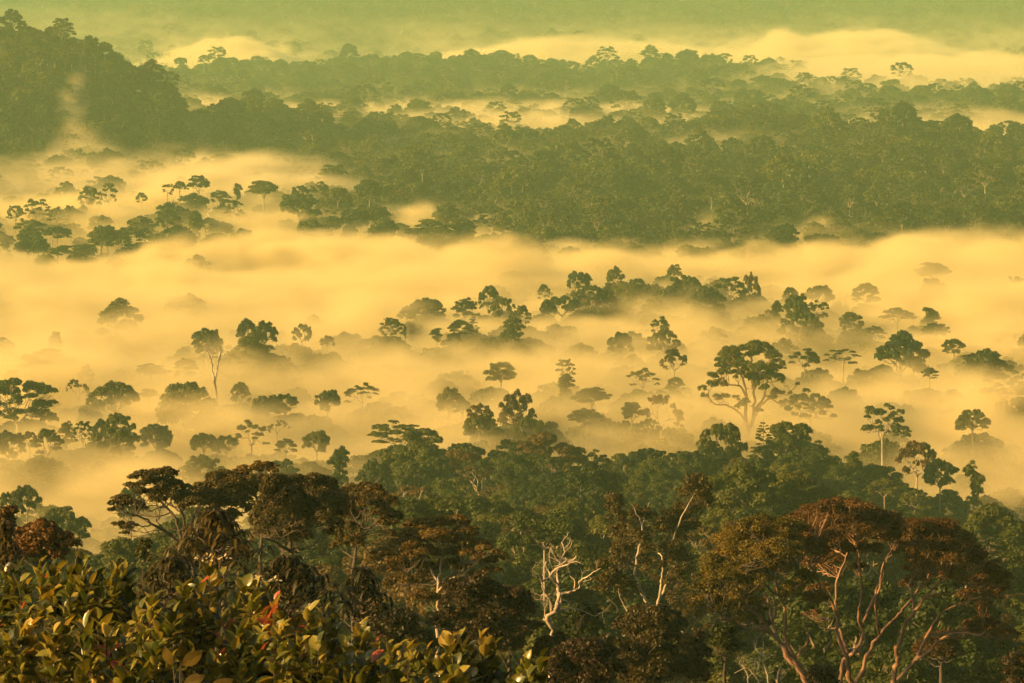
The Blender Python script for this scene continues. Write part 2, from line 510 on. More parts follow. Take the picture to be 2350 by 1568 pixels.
BOLES = {m.name: [make_bole(70 + i, m) for i in range(3)] for m in (M_BARK, M_PALE, M_REDBARK)}
KIT = {
    "dome":   [make_dome(11 + i, 0.32, M_GREEN, M_BARK, 8, 6 + 1.5 * (i % 4), 15 + i, rl=(.21, .38), hole=.08, zs=.62 + .04 * (i % 4)) for i in range(9)],
    "broad":  [make_dome(31 + i, 0.34, M_GREEN, M_BARK, 9, 5.2, 16 + 2 * i, zs=.55, squash=.6, rl=(.18, .34), hole=.14) for i in range(7)],
    "open":   [make_open(51 + i, 0.30, M_GREEN, M_PALE, 9, 9, 19 + 2 * i) for i in range(7)],
    "tiers":  [make_tiers(61 + i, 0.30, M_GREEN, M_BARK, 9, 6.5, 10 + 2 * i) for i in range(6)],
    "column": [make_column(71 + i, 0.30, M_GREEN, M_BARK) for i in range(5)],
    "conifer": [make_conifer(81, 0.26, M_GREEN, M_BARK)],
    "bare":   [make_bare(91 + i, M_PALE) for i in range(3)],
    "sparse": [make_bare(95 + i, M_PALE, leafy=M_BROWN, depth=5) for i in range(2)],
    "rusty":  [make_dome(111 + i, 0.32, M_RUST, M_PALE, 8, 7.5, 15, hole=.15, rl=(.2, .34)) for i in range(2)],
    "brown":  [make_dome(121 + i, 0.32, M_BROWN, M_BARK, 8, 7, 15, hole=.1, rl=(.22, .36)) for i in range(2)],
}
KIND_NAME = {"dome": "dome_tree", "broad": "broad_tree", "open": "emergent_tree", "tiers": "umbrella_tree", "column": "column_tree",
             "conifer": "conifer_tree", "bare": "bare_tree", "sparse": "sparse_tree", "rusty": "rusty_tree", "brown": "brown_tree"}
_rr = random.Random(5)
PLACED = []

def tree(kind, v, px, row, D, width, label, group=None, tint=None, crown_h=None, pale=False, rot=None, bole_r=None):
    """Plant one tree D metres away: crown top at (px, row), crown `width` pixels wide."""
    cr = KIT[kind][(v + 3 * len(PLACED)) % len(KIT[kind])]
    w = width * D / F
    s = w / (2 * cr.R)
    top = at(px, row, D)
    gz = g1(top.x, D)
    sz = s if crown_h is None else (crown_h * D / F) / cr.top
    L = top.z - gz - cr.top * sz
    if L < 2.0:                                   # short tree: the crown sits low on a stub of a bole
        sz = max(0.35 * s, (top.z - gz - 2.0) / cr.top); L = max(1.0, top.z - gz - cr.top * sz)
    t = thing(KIND_NAME[kind], label, "tree", (top.x, D, gz), group)
    rz = _rr.uniform(0, 6.28) if rot is None else rot
    bm = M_PALE if (pale or kind in ("open", "bare", "sparse", "rusty")) else M_BARK
    b = link("trunk", _rr.choice(BOLES[bm.name]), t)
    r = (0.5 * s if kind not in ("column", "conifer") else .38 * s) if bole_r is None else bole_r
    b.scale = (r, r, L + 0.4 * s); b.rotation_euler = (0, 0, rz)
    br = link("branches", cr.branches, t); br.location = (0, 0, L); br.scale = (s, s, sz); br.rotation_euler = (0, 0, rz)
    if cr.leaves is not None:
        lv = link("crown", cr.leaves, t); lv.location = (0, 0, L); lv.scale = (s, s, sz); lv.rotation_euler = (0, 0, rz)
        lv.color = (*(tint or (1, 1, 1)), 1)
    PLACED.append((top.x, D, w / 2, kind, top.z))
    return t
# ------------------------------------------------------------------ single trees
def dep(base_row, top=24.0):                    # depth at which the mist top, `top` metres up, is seen along base_row
    return F * (H - top) / (base_row - HORIZON)

G_VALLEY = "trees rising out of the valley mist"
ROWS = [  # kind, variant, px, top row, visible base row, crown width, crown height or None, label, tint
    ("tiers", 0, 103, 801, 870, 133, 62, "wide layered umbrella tree above the mist at the left edge", None),
    ("dome", 0, 197, 838, 890, 46, 55, "narrow round-topped tree just right of the wide layered umbrella tree", None),
    ("open", 0, 40, 868, 990, 185, 105, "big open-limbed tree cut by the left edge of the photo", None),
    ("sparse", 0, 180, 872, 930, 45, 45, "thin sparse tree below the narrow round-topped tree at left", None),
    ("broad", 0, 264, 878, 965, 120, 70, "broad many-domed tree right of the big open-limbed tree at left", None),
    ("tiers", 1, 345, 836, 880, 84, 30, "small flat-topped tree with thin bent stem floating over mist", None),
    ("tiers", 2, 342, 892, 925, 46, 26, "small flat tree squeezed against the broad many-domed tree", None),
    ("dome", 1, 425, 880, 980, 140, 90, "large dark dome tree left of the bare forked white snag", None),
    ("dome", 2, 475, 754, 835, 78, 62, "misty dome tree behind the bare forked white snag", None),
    ("dome", 3, 568, 733, 850, 62, 80, "tallest dark tree of the clump behind the white snag", None),
    ("broad", 1, 606, 737, 850, 58, 50, "lacy dome tree at the right shoulder of the tall dark clump", None),
    ("column", 0, 585, 765, 860, 85, 90, "thick lower tree filling the middle of the tall dark clump", None),
    ("open", 1, 550, 807, 868, 112, 52, "spreading dark tree right beside the white snag's fork", None),
    ("dome", 4, 428, 822, 880, 62, 42, "faint tree half lost in mist left of the white snag's top", None),
    ("broad", 2, 693, 744, 800, 46, 40, "small round tree alone in mist right of the tall dark clump", None),
    ("dome", 0, 752, 770, 805, 36, 24, "smallest faint tree in the bright mist right of the tall clump", None),
    ("dome", 1, 128, 762, 815, 34, 40, "faint lone tree in mist above the wide layered umbrella tree", None),
    ("dome", 2, 612, 908, 962, 76, 44, "dark rounded cap of a tree at lower centre-left mist", None),
    ("broad", 3, 655, 905, 965, 62, 44, "pale misty tree behind the dark rounded cap tree", None),
    ("dome", 3, 552, 877, 940, 46, 48, "ghostly tree above and left of the dark rounded cap tree", None),
    ("broad", 0, 752, 896, 960, 62, 46, "hazy tree beside the lit half-dome tree at centre-left", None),
    ("open", 2, 577, 964, 1040, 84, 58, "dark open tree at centre of the low row at lower left", None),
    ("broad", 1, 468, 996, 1045, 64, 40, "low bushy tree at the left end of the low row", None),
    ("broad", 2, 520, 1000, 1050, 60, 40, "low tree joining the bushy tree to the dark open tree", None),
    ("sparse", 1, 636, 966, 1020, 42, 30, "thin-leaved tree with loose tufts right of the dark open tree", None),
    ("dome", 4, 655, 1006, 1055, 54, 34, "small dark round tree at the right end of the low row", None),
    ("broad", 3, 727, 990, 1050, 66, 46, "ghostly wide tree right of the small dark round tree", None),
    ("column", 1, 152, 968, 1040, 36, 60, "small ball-topped tree on the left misty knoll", None),
    ("open", 3, 190, 967, 1045, 52, 50, "loose-crowned tree second on the left misty knoll", None),
    ("dome", 0, 232, 962, 1050, 44, 56, "round tree in the middle of the left misty knoll", None),
    ("dome", 1, 272, 950, 1050, 76, 70, "highest dark tree on the left misty knoll", None),
    ("broad", 0, 262, 982, 1060, 112, 60, "wide dark tree filling the front of the left misty knoll", None),
    ("dome", 2, 358, 974, 1035, 84, 56, "cone-shaped tree at the right foot of the left misty knoll", None),
    ("dome", 3, 110, 985, 1070, 74, 60, "hazy tree below the big open-limbed tree at left", None),
    ("rusty", 0, 68, 990, 1060, 38, 36, "small rusty-leaved tree low at the left edge", None),
    ("broad", 1, 18, 990, 1065, 84, 60, "leafy tree under the big open-limbed tree at left edge", None),
    ("dome", 4, 30, 850, 900, 46, 36, "faint tree peeping out left of the layered umbrella tree", None),
    ("broad", 2, 165, 563, 595, 98, 22, "low flat row-like tree breaking the bright mist at far left", None),
    ("broad", 3, 330, 556, 592, 104, 26, "wide blurred tree sunk in the bright mist left of centre", None),
    ("open", 0, 650, 561, 592, 70, 28, "small fan-shaped tree just above the bright mist bank", None),
    ("dome", 0, 715, 548, 590, 58, 36, "misty twin-domed tree right of the small fan-shaped tree", None),
    ("dome", 1, 2, 540, 590, 46, 48, "dark tree cut by the left edge above the bright mist", None),
    ("tiers", 0, 993, 504, 570, 122, 52, "big isolated umbrella tree above the bright mist at centre", None),
    ("dome", 2, 864, 553, 590, 56, 30, "blurred dome tree left of the big isolated umbrella tree", None),
    ("broad", 0, 1105, 543, 585, 62, 34, "hazy tree just right of the big isolated umbrella tree", None),
    ("dome", 3, 480, 498, 520, 23, 16, "tiny dark dome poking out of smooth mist at upper left", None),
    ("dome", 4, 1411, 611, 690, 46, 52, "tall round tree at the top of the middle mist island", None),
    ("broad", 1, 1321, 622, 690, 44, 40, "dark bushy crown left of the tall round island tree", None),
    ("column", 2, 1347, 627, 690, 20, 40, "slim tree between the bushy crown and round island tree", None),
    ("dome", 0, 1249, 653, 710, 33, 36, "small misty tree at the left shoulder of the mist island", None),
    ("tiers", 1, 1548, 607, 660, 43, 40, "thin tiered tree sticking up highest over the mist island", None),
    ("dome", 1, 1461, 640, 700, 46, 36, "pale rounded tree in the island's central gap", None),
    ("dome", 2, 1496, 652, 710, 50, 46, "dark half-ball tree beside the island's central gap", None),
    ("dome", 3, 1568, 632, 720, 92, 64, "dense dark tree below the thin tiered island tree", None),
    ("broad", 2, 1618, 658, 735, 90, 56, "dark sloping crown right of the dense island tree", None),
    ("open", 1, 1675, 637, 720, 78, 54, "lacy umbrella crown near the right end of the mist island", None),
    ("rusty", 1, 1722, 626, 720, 46, 70, "reddish twiggy tree at the right end of the mist island", None),
    ("open", 2, 1352, 655, 735, 92, 62, "grey-stemmed tree standing in front of the mist island", None),
    ("broad", 3, 1290, 680, 735, 94, 44, "wide dark low crown left of the grey-stemmed island tree", None),
    ("rusty", 0, 1388, 662, 735, 56, 56, "brownish tree right against the grey-stemmed island tree", None),
    ("dome", 4, 1258, 690, 735, 40, 34, "small dark tree at the lower left of the mist island", None),
    ("dome", 0, 1122, 656, 740, 56, 60, "pale tall tree in mist left of the mist island", None),
    ("dome", 1, 1067, 684, 745, 62, 46, "second pale dome left of the pale tall misty tree", None),
    ("broad", 0, 1153, 683, 750, 56, 46, "flat-sided hazy tree below the pale tall misty tree", None),
    ("broad", 1, 980, 686, 745, 78, 46, "broad soft dome at the left of the hazy central trees", None),
    ("dome", 2, 935, 703, 745, 42, 30, "small hump of leaves left of the broad soft dome", None),
    ("dome", 3, 1197, 701, 770, 44, 46, "round dark tree over the hollow at picture centre", None),
    ("dome", 4, 1178, 725, 800, 54, 50, "misty body of trees under the round dark centre tree", None),
    ("broad", 2, 1170, 752, 805, 46, 36, "low dark tree sinking into mist at picture centre", None),
    ("conifer", 0, 1085, 722, 785, 36, 50, "ragged upright tree left of the low dark centre tree", None),
    ("dome", 0, 1058, 735, 790, 66, 40, "wide grey-green tree behind the ragged upright tree", None),
    ("open", 3, 898, 730, 785, 56, 42, "pale feathery tree in bright mist beside a tiny dark spike", None),
    ("column", 0, 930, 747, 785, 11, 28, "tiny dark spike of a tree in the bright mist", None),
    ("column", 1, 1003, 753, 790, 28, 32, "small dark pointed tree in the bright mist", None),
    ("dome", 1, 1043, 763, 795, 35, 22, "small dark mound right of the small pointed tree", None),
    ("dome", 2, 1515, 726, 800, 46, 44, "faint tall tree in the mist right of centre", None),
    ("broad", 3, 1522, 757, 830, 78, 52, "large ghostly crown below the faint tall tree", None),
    ("dome", 3, 1425, 762, 830, 62, 46, "ghostly sloping tree left of the large ghostly crown", None),
    ("open", 0, 1297, 825, 900, 46, 40, "pale flat-topped tree over a dim column of leaves", None),
    ("column", 2, 1302, 858, 935, 42, 70, "dim leafy column under the pale flat-topped tree", None),
    ("dome", 4, 1150, 832, 900, 72, 44, "barely visible dome in the thick central mist", None),
    ("rusty", 1, 1548, 802, 875, 60, 48, "rust-tinged tree with twin pale stems right of centre", None),
    ("open", 1, 1473, 844, 905, 78, 46, "dark twin-domed tree left of the rust-tinged tree", None),
    ("dome", 0, 1552, 866, 910, 46, 32, "dark low mound right of the dark twin-domed tree", None),
    ("open", 2, 832, 879, 940, 84, 46, "sunlit half-dome tree leaning right at centre-left", None),
    ("broad", 0, 1030, 889, 960, 66, 56, "soft round tree in mist at lower centre", None),
    ("dome", 1, 1062, 916, 965, 46, 34, "smaller tree leaning on the soft round misty tree", None),
    ("rusty", 0, 1184, 898, 1010, 92, 84, "brown tufted tree with forked pale limbs at lower centre", None),
    ("rusty", 1, 1100, 926, 1030, 62, 40, "brown-topped tree with long thin pale trunk at lower centre", None),
    ("dome", 2, 1103, 950, 1030, 90, 54, "dark dome in front of the brown-topped thin-trunked tree", None),
    ("broad", 1, 1213, 958, 1015, 78, 42, "dark skirted tree at the foot of the brown tufted tree", None),
    ("tiers", 2, 1358, 890, 960, 94, 42, "flat-topped plateau tree with two levels right of centre", None),
    ("dome", 3, 1348, 938, 990, 82, 36, "hazy mound under the flat-topped plateau tree", None),
    ("tiers", 0, 1450, 924, 990, 82, 46, "flat green crown left of the twisted half-bare tree", None),
    ("sparse", 0, 1518, 910, 1000, 84, 76, "twisted half-bare tree with thin leaves right of centre", None),
    ("broad", 2, 1488, 962, 1010, 62, 34, "leafy skirt of a tree below the twisted half-bare tree", None),
    ("open", 3, 912, 966, 1045, 130, 60, "large spreading dome tree over mist at lower centre-left", None),
    ("broad", 3, 918, 1022, 1080, 98, 46, "dark bushy tree under the large spreading dome tree", None),
    ("open", 0, 1935, 800, 850, 84, 34, "crooked little two-tufted tree alone in the right-hand mist", None),
    ("open", 1, 1860, 892, 985, 108, 78, "dark loose-crowned tree right of the great emergent tree", None),
    ("open", 2, 2025, 926, 1060, 96, 80, "tall tufted tree with a side tuft in the right-hand mist", None),
    ("dome", 4, 2070, 978, 1040, 44, 26, "small low tuft right of the tall tufted tree", None),
    ("open", 3, 2305, 846, 940, 114, 72, "fan of lit stems tree at the right edge of the mist", None),
    ("dome", 0, 2134, 844, 885, 45, 26, "single small dark cap in the bright mist at right", None),
    ("tiers", 1, 2060, 707, 755, 82, 36, "dark flat cloud-pruned tree in the upper right mist", None),
    ("column", 0, 2133, 706, 765, 46, 56, "dark pointed dome right of the cloud-pruned tree", None),
    ("broad", 0, 2146, 742, 780, 66, 28, "brownish skirt below the dark pointed dome", None),
    ("dome", 1, 2008, 748, 790, 52, 30, "low mound left of and below the cloud-pruned tree", None),
    ("broad", 1, 1953, 717, 775, 58, 40, "hazy wedge-shaped tree left of the cloud-pruned tree", None),
    ("dome", 2, 1828, 675, 760, 58, 60, "highest crown of the dark clump above the great emergent", None),
    ("open", 0, 1876, 690, 755, 54, 48, "right-hand dark crown of the clump above the great emergent", None),
    ("column", 1, 1785, 690, 770, 28, 60, "thin left tree of the clump above the great emergent", None),
    ("broad", 2, 1836, 714, 785, 98, 56, "broad body of the clump above the great emergent", None),
    ("dome", 3, 1765, 711, 760, 36, 32, "small tree left below the clump above the great emergent", None),
    ("dome", 4, 1815, 660, 720, 40, 36, "pale ghost crown behind the clump above the great emergent", None),
    ("broad", 3, 1878, 656, 720, 72, 40, "wide pale ghost tree right behind that same dark clump", None),
    ("dome", 0, 1988, 650, 720, 62, 46, "slanting ghost tree in bright mist at upper right", None),
    ("tiers", 2, 2140, 603, 680, 92, 40, "tall spreading ghost tree highest in the upper right mist", None),
    ("dome", 1, 2140, 640, 700, 72, 46, "ghostly dome under the tall spreading ghost tree", None),
    ("sparse", 1, 2330, 638, 700, 52, 50, "ghostly twiggy tree at the right edge of the upper mist", None),
    ("dome", 2, 1847, 800, 860, 74, 42, "soft dark mound in mist just right of the great emergent", None),
    ("dome", 3, 2190, 778, 830, 56, 34, "very faint dome in the bright right-hand mist", None),
    ("broad", 0, 2070, 800, 850, 52, 30, "very faint flat tree left of the very faint dome", None),
    ("dome", 4, 2232, 941, 1010, 82, 46, "hazy mushroom-shaped tree near the right edge", None),
]
for k, v, px, row, base, w, ch, lab, tint in ROWS:
    tree(k, v, px, row, dep(base), w, lab, G_VALLEY, tint, ch)

# the green bench in front: crowns along its crest and slope
G_CREST = "trees along the crest of the near green slope"
CREST = [
    ("column", 0, 778, 1025, 930, 50, 100, "tall club-shaped tree at the left end of the near green slope", None),
    ("dome", 0, 858, 1055, 920, 94, 90, "smooth round-headed tree right of the tall club-shaped tree", None),
    ("dome", 1, 955, 1062, 930, 104, 70, "dark dome where the near green slope rises from mist", None),
    ("dome", 2, 1000, 1048, 940, 90, 70, "higher dark dome second along the near green slope", None),
    ("broad", 0, 1067, 1019, 1000, 104, 56, "hazy broad tree behind the slope's second dark dome", None),
    ("dome", 3, 1140, 1052, 960, 60, 46, "yellowish tree in the dip left of a dark crest tree", (1.5, 1.35, .9)),
    ("dome", 4, 1199, 1017, 975, 64, 56, "dark pyramid-topped tree on the slope crest at centre", None),
    ("tiers", 0, 1160, 1072, 900, 50, 28, "small flat-topped tree on a thin pale stem on the slope", None),
    ("open", 0, 1258, 1042, 905, 72, 60, "tree with bright white trunk in the middle of the slope", None),
    ("sparse", 0, 1322, 1035, 985, 44, 42, "bare feathery tree on the crest right of the white-trunked tree", None),
    ("open", 1, 1366, 1033, 960, 78, 56, "loose dark crown on the crest right of the feathery tree", None),
    ("dome", 0, 1430, 1062, 940, 80, 50, "rounded crown between loose dark crown and the crest's high part", None),
    ("broad", 1, 1492, 1030, 960, 96, 50, "broad crown at the left of the crest's high part", None),
    ("broad", 2, 1570, 1036, 950, 96, 46, "broad crown in the middle of the crest's high part", None),
    ("dome", 1, 1655, 973, 965, 114, 110, "dense dark dome tallest on the crest at right of centre", (.8, .8, .8)),
    ("conifer", 0, 1752, 970, 985, 70, 96, "feathery conifer-like tree beside the tallest dense dome", None),
    ("broad", 3, 1735, 1050, 930, 90, 46, "spreading crown below the feathery conifer-like tree", None),
    ("broad", 0, 1805, 1064, 925, 110, 44, "wide flat crown falling away right of the conifer-like tree", (1.25, 1.2, .9)),
    ("column", 1, 1880, 1014, 960, 70, 90, "stout dark leafy tree on the right half of the crest", None),
    ("column", 2, 1955, 1037, 955, 48, 72, "lean dark tree right of the stout dark leafy tree", None),
    ("rusty", 0, 2105, 1012, 1010, 98, 80, "pinkish sunlit tree in mist behind the right crest", (1.3, 1.2, 1.1)),
    ("dome", 2, 2158, 1054, 985, 74, 66, "misty dome right of the pinkish sunlit tree", None),
    ("column", 0, 2235, 1058, 985, 50, 100, "lone thick column tree in mist at the right", None),
    ("dome", 3, 2030, 1098, 915, 90, 44, "round crown at the right shoulder of the slope", None),
    ("dome", 4, 2100, 1122, 905, 84, 48, "dark crown low on the right shoulder of the slope", None),
    ("dome", 0, 2266, 1160, 860, 74, 56, "hazy round tree at the slope's right foot", None),
    ("dome", 1, 465, 1047, 1060, 104, 70, "faint big dome in mist behind the brown left trees", None),
    ("dome", 2, 640, 1056, 1050, 96, 60, "faint second dome in mist behind the umbrella-topped brown tree", None),
    ("dome", 3, 142, 1165, 780, 130, 80, "dim round tree in shadow above the orange bush at left", None),
    ("broad", 1, 62, 1115, 880, 72, 60, "misty tree behind the dim round tree at left", None),
    ("broad", 2, 28, 1128, 800, 64, 56, "dim tree at the left edge over the orange bush", None),
    ("dome", 4, 300, 1120, 800, 70, 70, "misty green tree behind the open brown tree at left", None),
    ("brown", 0, 2006, 1166, 560, 44, 22, "small yellow-green mound peeping over the big rust-red tree", (1.7, 2.2, 1.2)),
    ("open", 2, 2255, 1220, 520, 116, 60, "green spreading crown behind the right end of the rust-red tree", None),
    ("sparse", 1, 2330, 1270, 620, 70, 90, "thin pinkish tree in mist at the lower right edge", None),
    ("brown", 1, 1130, 1160, 760, 70, 40, "brownish crown in the lower middle of the slope", None),
    ("dome", 0, 1030, 1125, 830, 70, 46, "bright green crown below the slope's dark domes", (1.4, 1.4, .9)),
    ("broad", 3, 1330, 1130, 830, 90, 44, "broad crown below the loose dark crest crown", None),
    ("dome", 1, 1450, 1110, 850, 86, 48, "rounded crown low in the middle of the slope", None),
    ("dome", 2, 1590, 1105, 840, 80, 46, "crown straight below the crest's high part", None),
    ("tiers", 1, 1250, 1222, 470, 150, 40, "dark flat spreading crown behind the dead tree", None),
    ("dome", 3, 1700, 1110, 800, 92, 48, "olive crown above the left end of the big rust-red tree", (1.2, 1.1, .8)),
    ("dome", 4, 1820, 1130, 780, 86, 44, "olive crown above the middle of the dark green-brown tree", (1.3, 1.2, .8)),
    ("broad", 0, 2090, 1180, 690, 100, 40, "flat crown between the yellow mound and slope's right foot", None),
]
for k, v, px, row, D, w, ch, lab, tint in CREST:
    tree(k, v, px, row, D, w, lab, G_CREST, tint, ch, pale=(px in (1160,)))

ORD = ["first", "second", "third", "fourth", "fifth", "sixth", "seventh", "eighth", "ninth", "tenth", "eleventh", "twelfth", "thirteenth", "fourteenth",
       "fifteenth", "sixteenth", "seventeenth", "eighteenth", "nineteenth", "twentieth", "twenty-first", "twenty-second", "twenty-third", "twenty-fourth",
       "twenty-fifth", "twenty-sixth", "twenty-seventh", "twenty-eighth", "twenty-ninth", "thirtieth"]
WORD = {"dome": "dome-crowned tree", "broad": "broad-crowned tree", "open": "open-crowned tree", "tiers": "flat-topped tree", "column": "slim column tree",
        "conifer": "pointed tree", "bare": "bare pale snag", "sparse": "thin-leaved tree", "rusty": "rust-coloured tree", "brown": "golden-brown tree"}
def line(rows, D, where, group):
    for i, (k, v, px, row, w, ch) in enumerate(sorted(rows, key=lambda r: r[2])):
        tree(k, v, px, row, D + _rr.uniform(-25, 25), w, "%s, %s from the left %s" % (WORD[k], ORD[i], where), group, None, ch)

line([("broad", 0, 12, 85, 52, 40), ("dome", 1, 50, 80, 40, 36), ("dome", 2, 82, 69, 70, 46), ("brown", 0, 121, 62, 46, 36), ("dome", 0, 165, 94, 38, 40),
      ("rusty", 0, 212, 104, 32, 34), ("open", 1, 243, 128, 74, 40), ("column", 2, 281, 157, 28, 50), ("column", 0, 317, 158, 30, 46),
      ("dome", 3, 363, 187, 38, 40), ("column", 1, 396, 197, 28, 50), ("dome", 4, 418, 238, 26, 36)], 3060, "along the top of the left hill", "trees on the left hill crest")
line([("dome", 0, 8, 208, 46, 40), ("broad", 1, 42, 206, 56, 40), ("dome", 2, 100, 240, 52, 50), ("dome", 4, 140, 275, 44, 50), ("column", 0, 188, 305, 18, 40)], 2860,
     "on the lower spur of the left hill", "trees on the left hill spur")
line([("dome", 0, 460, 250, 44, 36), ("open", 1, 492, 238, 44, 36), ("open", 2, 524, 234, 46, 40), ("dome", 3, 552, 272, 44, 36), ("broad", 0, 588, 274, 40, 34), ("broad", 2, 642, 271, 56, 34),
      ("dome", 1, 690, 290, 54, 44), ("column", 2, 727, 290, 18, 30), ("dome", 2, 760, 297, 34, 34)], 3240, "on the pale-trunked ridge left of centre", "trees on the middle ridge")
line([("open", 0, 816, 274, 40, 46), ("broad", 1, 880, 292, 56, 36), ("column", 0, 936, 298, 26, 40), ("open", 3, 1000, 292, 58, 34), ("column", 1, 1030, 286, 18, 40), ("column", 2, 1048, 305, 30, 40),
      ("dome", 4, 1078, 298, 44, 50), ("broad", 3, 1140, 328, 62, 30), ("column", 0, 1188, 316, 12, 34), ("dome", 0, 1216, 322, 46, 30)], 3270, "on the middle ridge at centre", "trees on the middle ridge")
line([("dome", 1, 1278, 305, 30, 30), ("dome", 2, 1315, 273, 44, 50), ("open", 1, 1358, 282, 30, 34), ("dome", 3, 1395, 265, 48, 46), ("dome", 4, 1440, 268, 58, 50), ("open", 2, 1490, 268, 34, 28),
      ("dome", 0, 1527, 292, 48, 34), ("dome", 1, 1590, 288, 46, 36), ("broad", 2, 1660, 270, 60, 34), ("broad", 3, 1740, 254, 60, 36)], 3290, "on the middle ridge right of centre", "trees on the middle ridge")
line([("open", 0, 2042, 288, 42, 30), ("dome", 1, 2085, 298, 42, 32), ("dome", 2, 2165, 312, 62, 36), ("dome", 3, 2275, 320, 44, 40), ("dome", 4, 2332, 330, 54, 40), ("broad", 0, 1835, 366, 60, 36),
      ("dome", 0, 1955, 335, 50, 36)], 2860, "along the dark right-hand hill crest", "trees on the right hill crest")
line([("open", 1, 205, 428, 50, 46), ("open", 2, 250, 420, 44, 50), ("dome", 0, 325, 442, 28, 24), ("sparse", 0, 384, 424, 34, 26), ("tiers", 0, 412, 416, 38, 26), ("tiers", 1, 456, 403, 62, 40), ("dome", 1, 505, 437, 52, 28),
      ("column", 2, 545, 421, 20, 36), ("tiers", 2, 605, 415, 78, 40), ("broad", 1, 690, 426, 44, 24), ("dome", 2, 735, 417, 56, 40), ("broad", 3, 775, 432, 62, 30), ("dome", 4, 848, 413, 56, 40)], 2345,
     "along the dark ridge standing in upper left mist", "trees on the misted left ridge")
line([("open", 3, 35, 472, 42, 36), ("broad", 0, 82, 478, 42, 32), ("dome", 1, 130, 475, 44, 34), ("dome", 3, 160, 472, 38, 36)], 2290, "in the clump low at the upper left edge", "trees in the clump at the left edge")
line([("tiers", 0, 930, 385, 64, 46), ("rusty", 1, 1170, 425, 38, 50), ("rusty", 0, 1200, 393, 62, 34), ("dome", 2, 1258, 390, 44, 30), ("broad", 1, 1332, 408, 48, 26), ("tiers", 2, 1400, 372, 64, 50), ("broad", 2, 1515, 403, 62, 34),
      ("rusty", 0, 1545, 408, 44, 40), ("broad", 3, 1622, 396, 54, 30), ("dome", 0, 1690, 398, 50, 36), ("dome", 1, 1772, 370, 48, 40)], 2560, "on the dark centre ridge above the bright mist", "trees on the centre ridge")
line([("broad", 0, 1250, 493, 104, 46), ("sparse", 1, 1633, 432, 24, 50), ("sparse", 0, 1662, 486, 36, 60), ("dome", 1, 1345, 478, 60, 40), ("dome", 2, 1520, 480, 64, 40), ("open", 3, 1950, 440, 50, 36), ("broad", 1, 2110, 470, 64, 40)], 2330,
     "low on the centre slope just above the bright mist", "trees at the foot of the centre slope")
line([("broad", 1, 415, 132, 30, 16), ("dome", 0, 468, 126, 26, 18), ("broad", 2, 530, 132, 34, 16), ("dome", 3, 590, 128, 30, 18), ("broad", 0, 640, 138, 30, 16), ("broad", 3, 850, 124, 38, 18), ("broad", 1, 960, 122, 38, 16), ("open", 0, 1085, 116, 40, 20),
      ("dome", 4, 1150, 124, 32, 18), ("dome", 2, 1215, 126, 34, 18), ("broad", 2, 1310, 140, 40, 20), ("open", 1, 1415, 134, 40, 18), ("dome", 1, 1490, 132, 36, 18), ("dome", 0, 1570, 116, 40, 26)], 5330,
     "along the long pale ridge under the far mist", "trees on the far ridge crest")
# ------------------------------------------------------------------ the trees of the foreground, drawn stem by stem
def spline(pts, n):
    P = np.asarray(pts, float)
    if len(P) < 3:
        return P[0] + (P[-1] - P[0]) * np.linspace(0, 1, n)[:, None]
    d = np.concatenate([[0], np.cumsum(np.linalg.norm(np.diff(P, axis=0), axis=1))])
    m = np.zeros_like(P)
    m[1:-1] = (P[2:] - P[:-2]) / (d[2:] - d[:-2])[:, None]; m[0] = (P[1] - P[0]) / (d[1] - d[0]); m[-1] = (P[-1] - P[-2]) / (d[-1] - d[-2])
    t = np.linspace(0, d[-1], n); k = np.clip(np.searchsorted(d, t, side='right') - 1, 0, len(P) - 2)
    h = (d[k + 1] - d[k]); s = ((t - d[k]) / h)[:, None]; h = h[:, None]
    return (2 * s ** 3 - 3 * s ** 2 + 1) * P[k] + (s ** 3 - 2 * s ** 2 + s) * h * m[k] + (-2 * s ** 3 + 3 * s ** 2) * P[k + 1] + (s ** 3 - s ** 2) * h * m[k + 1]

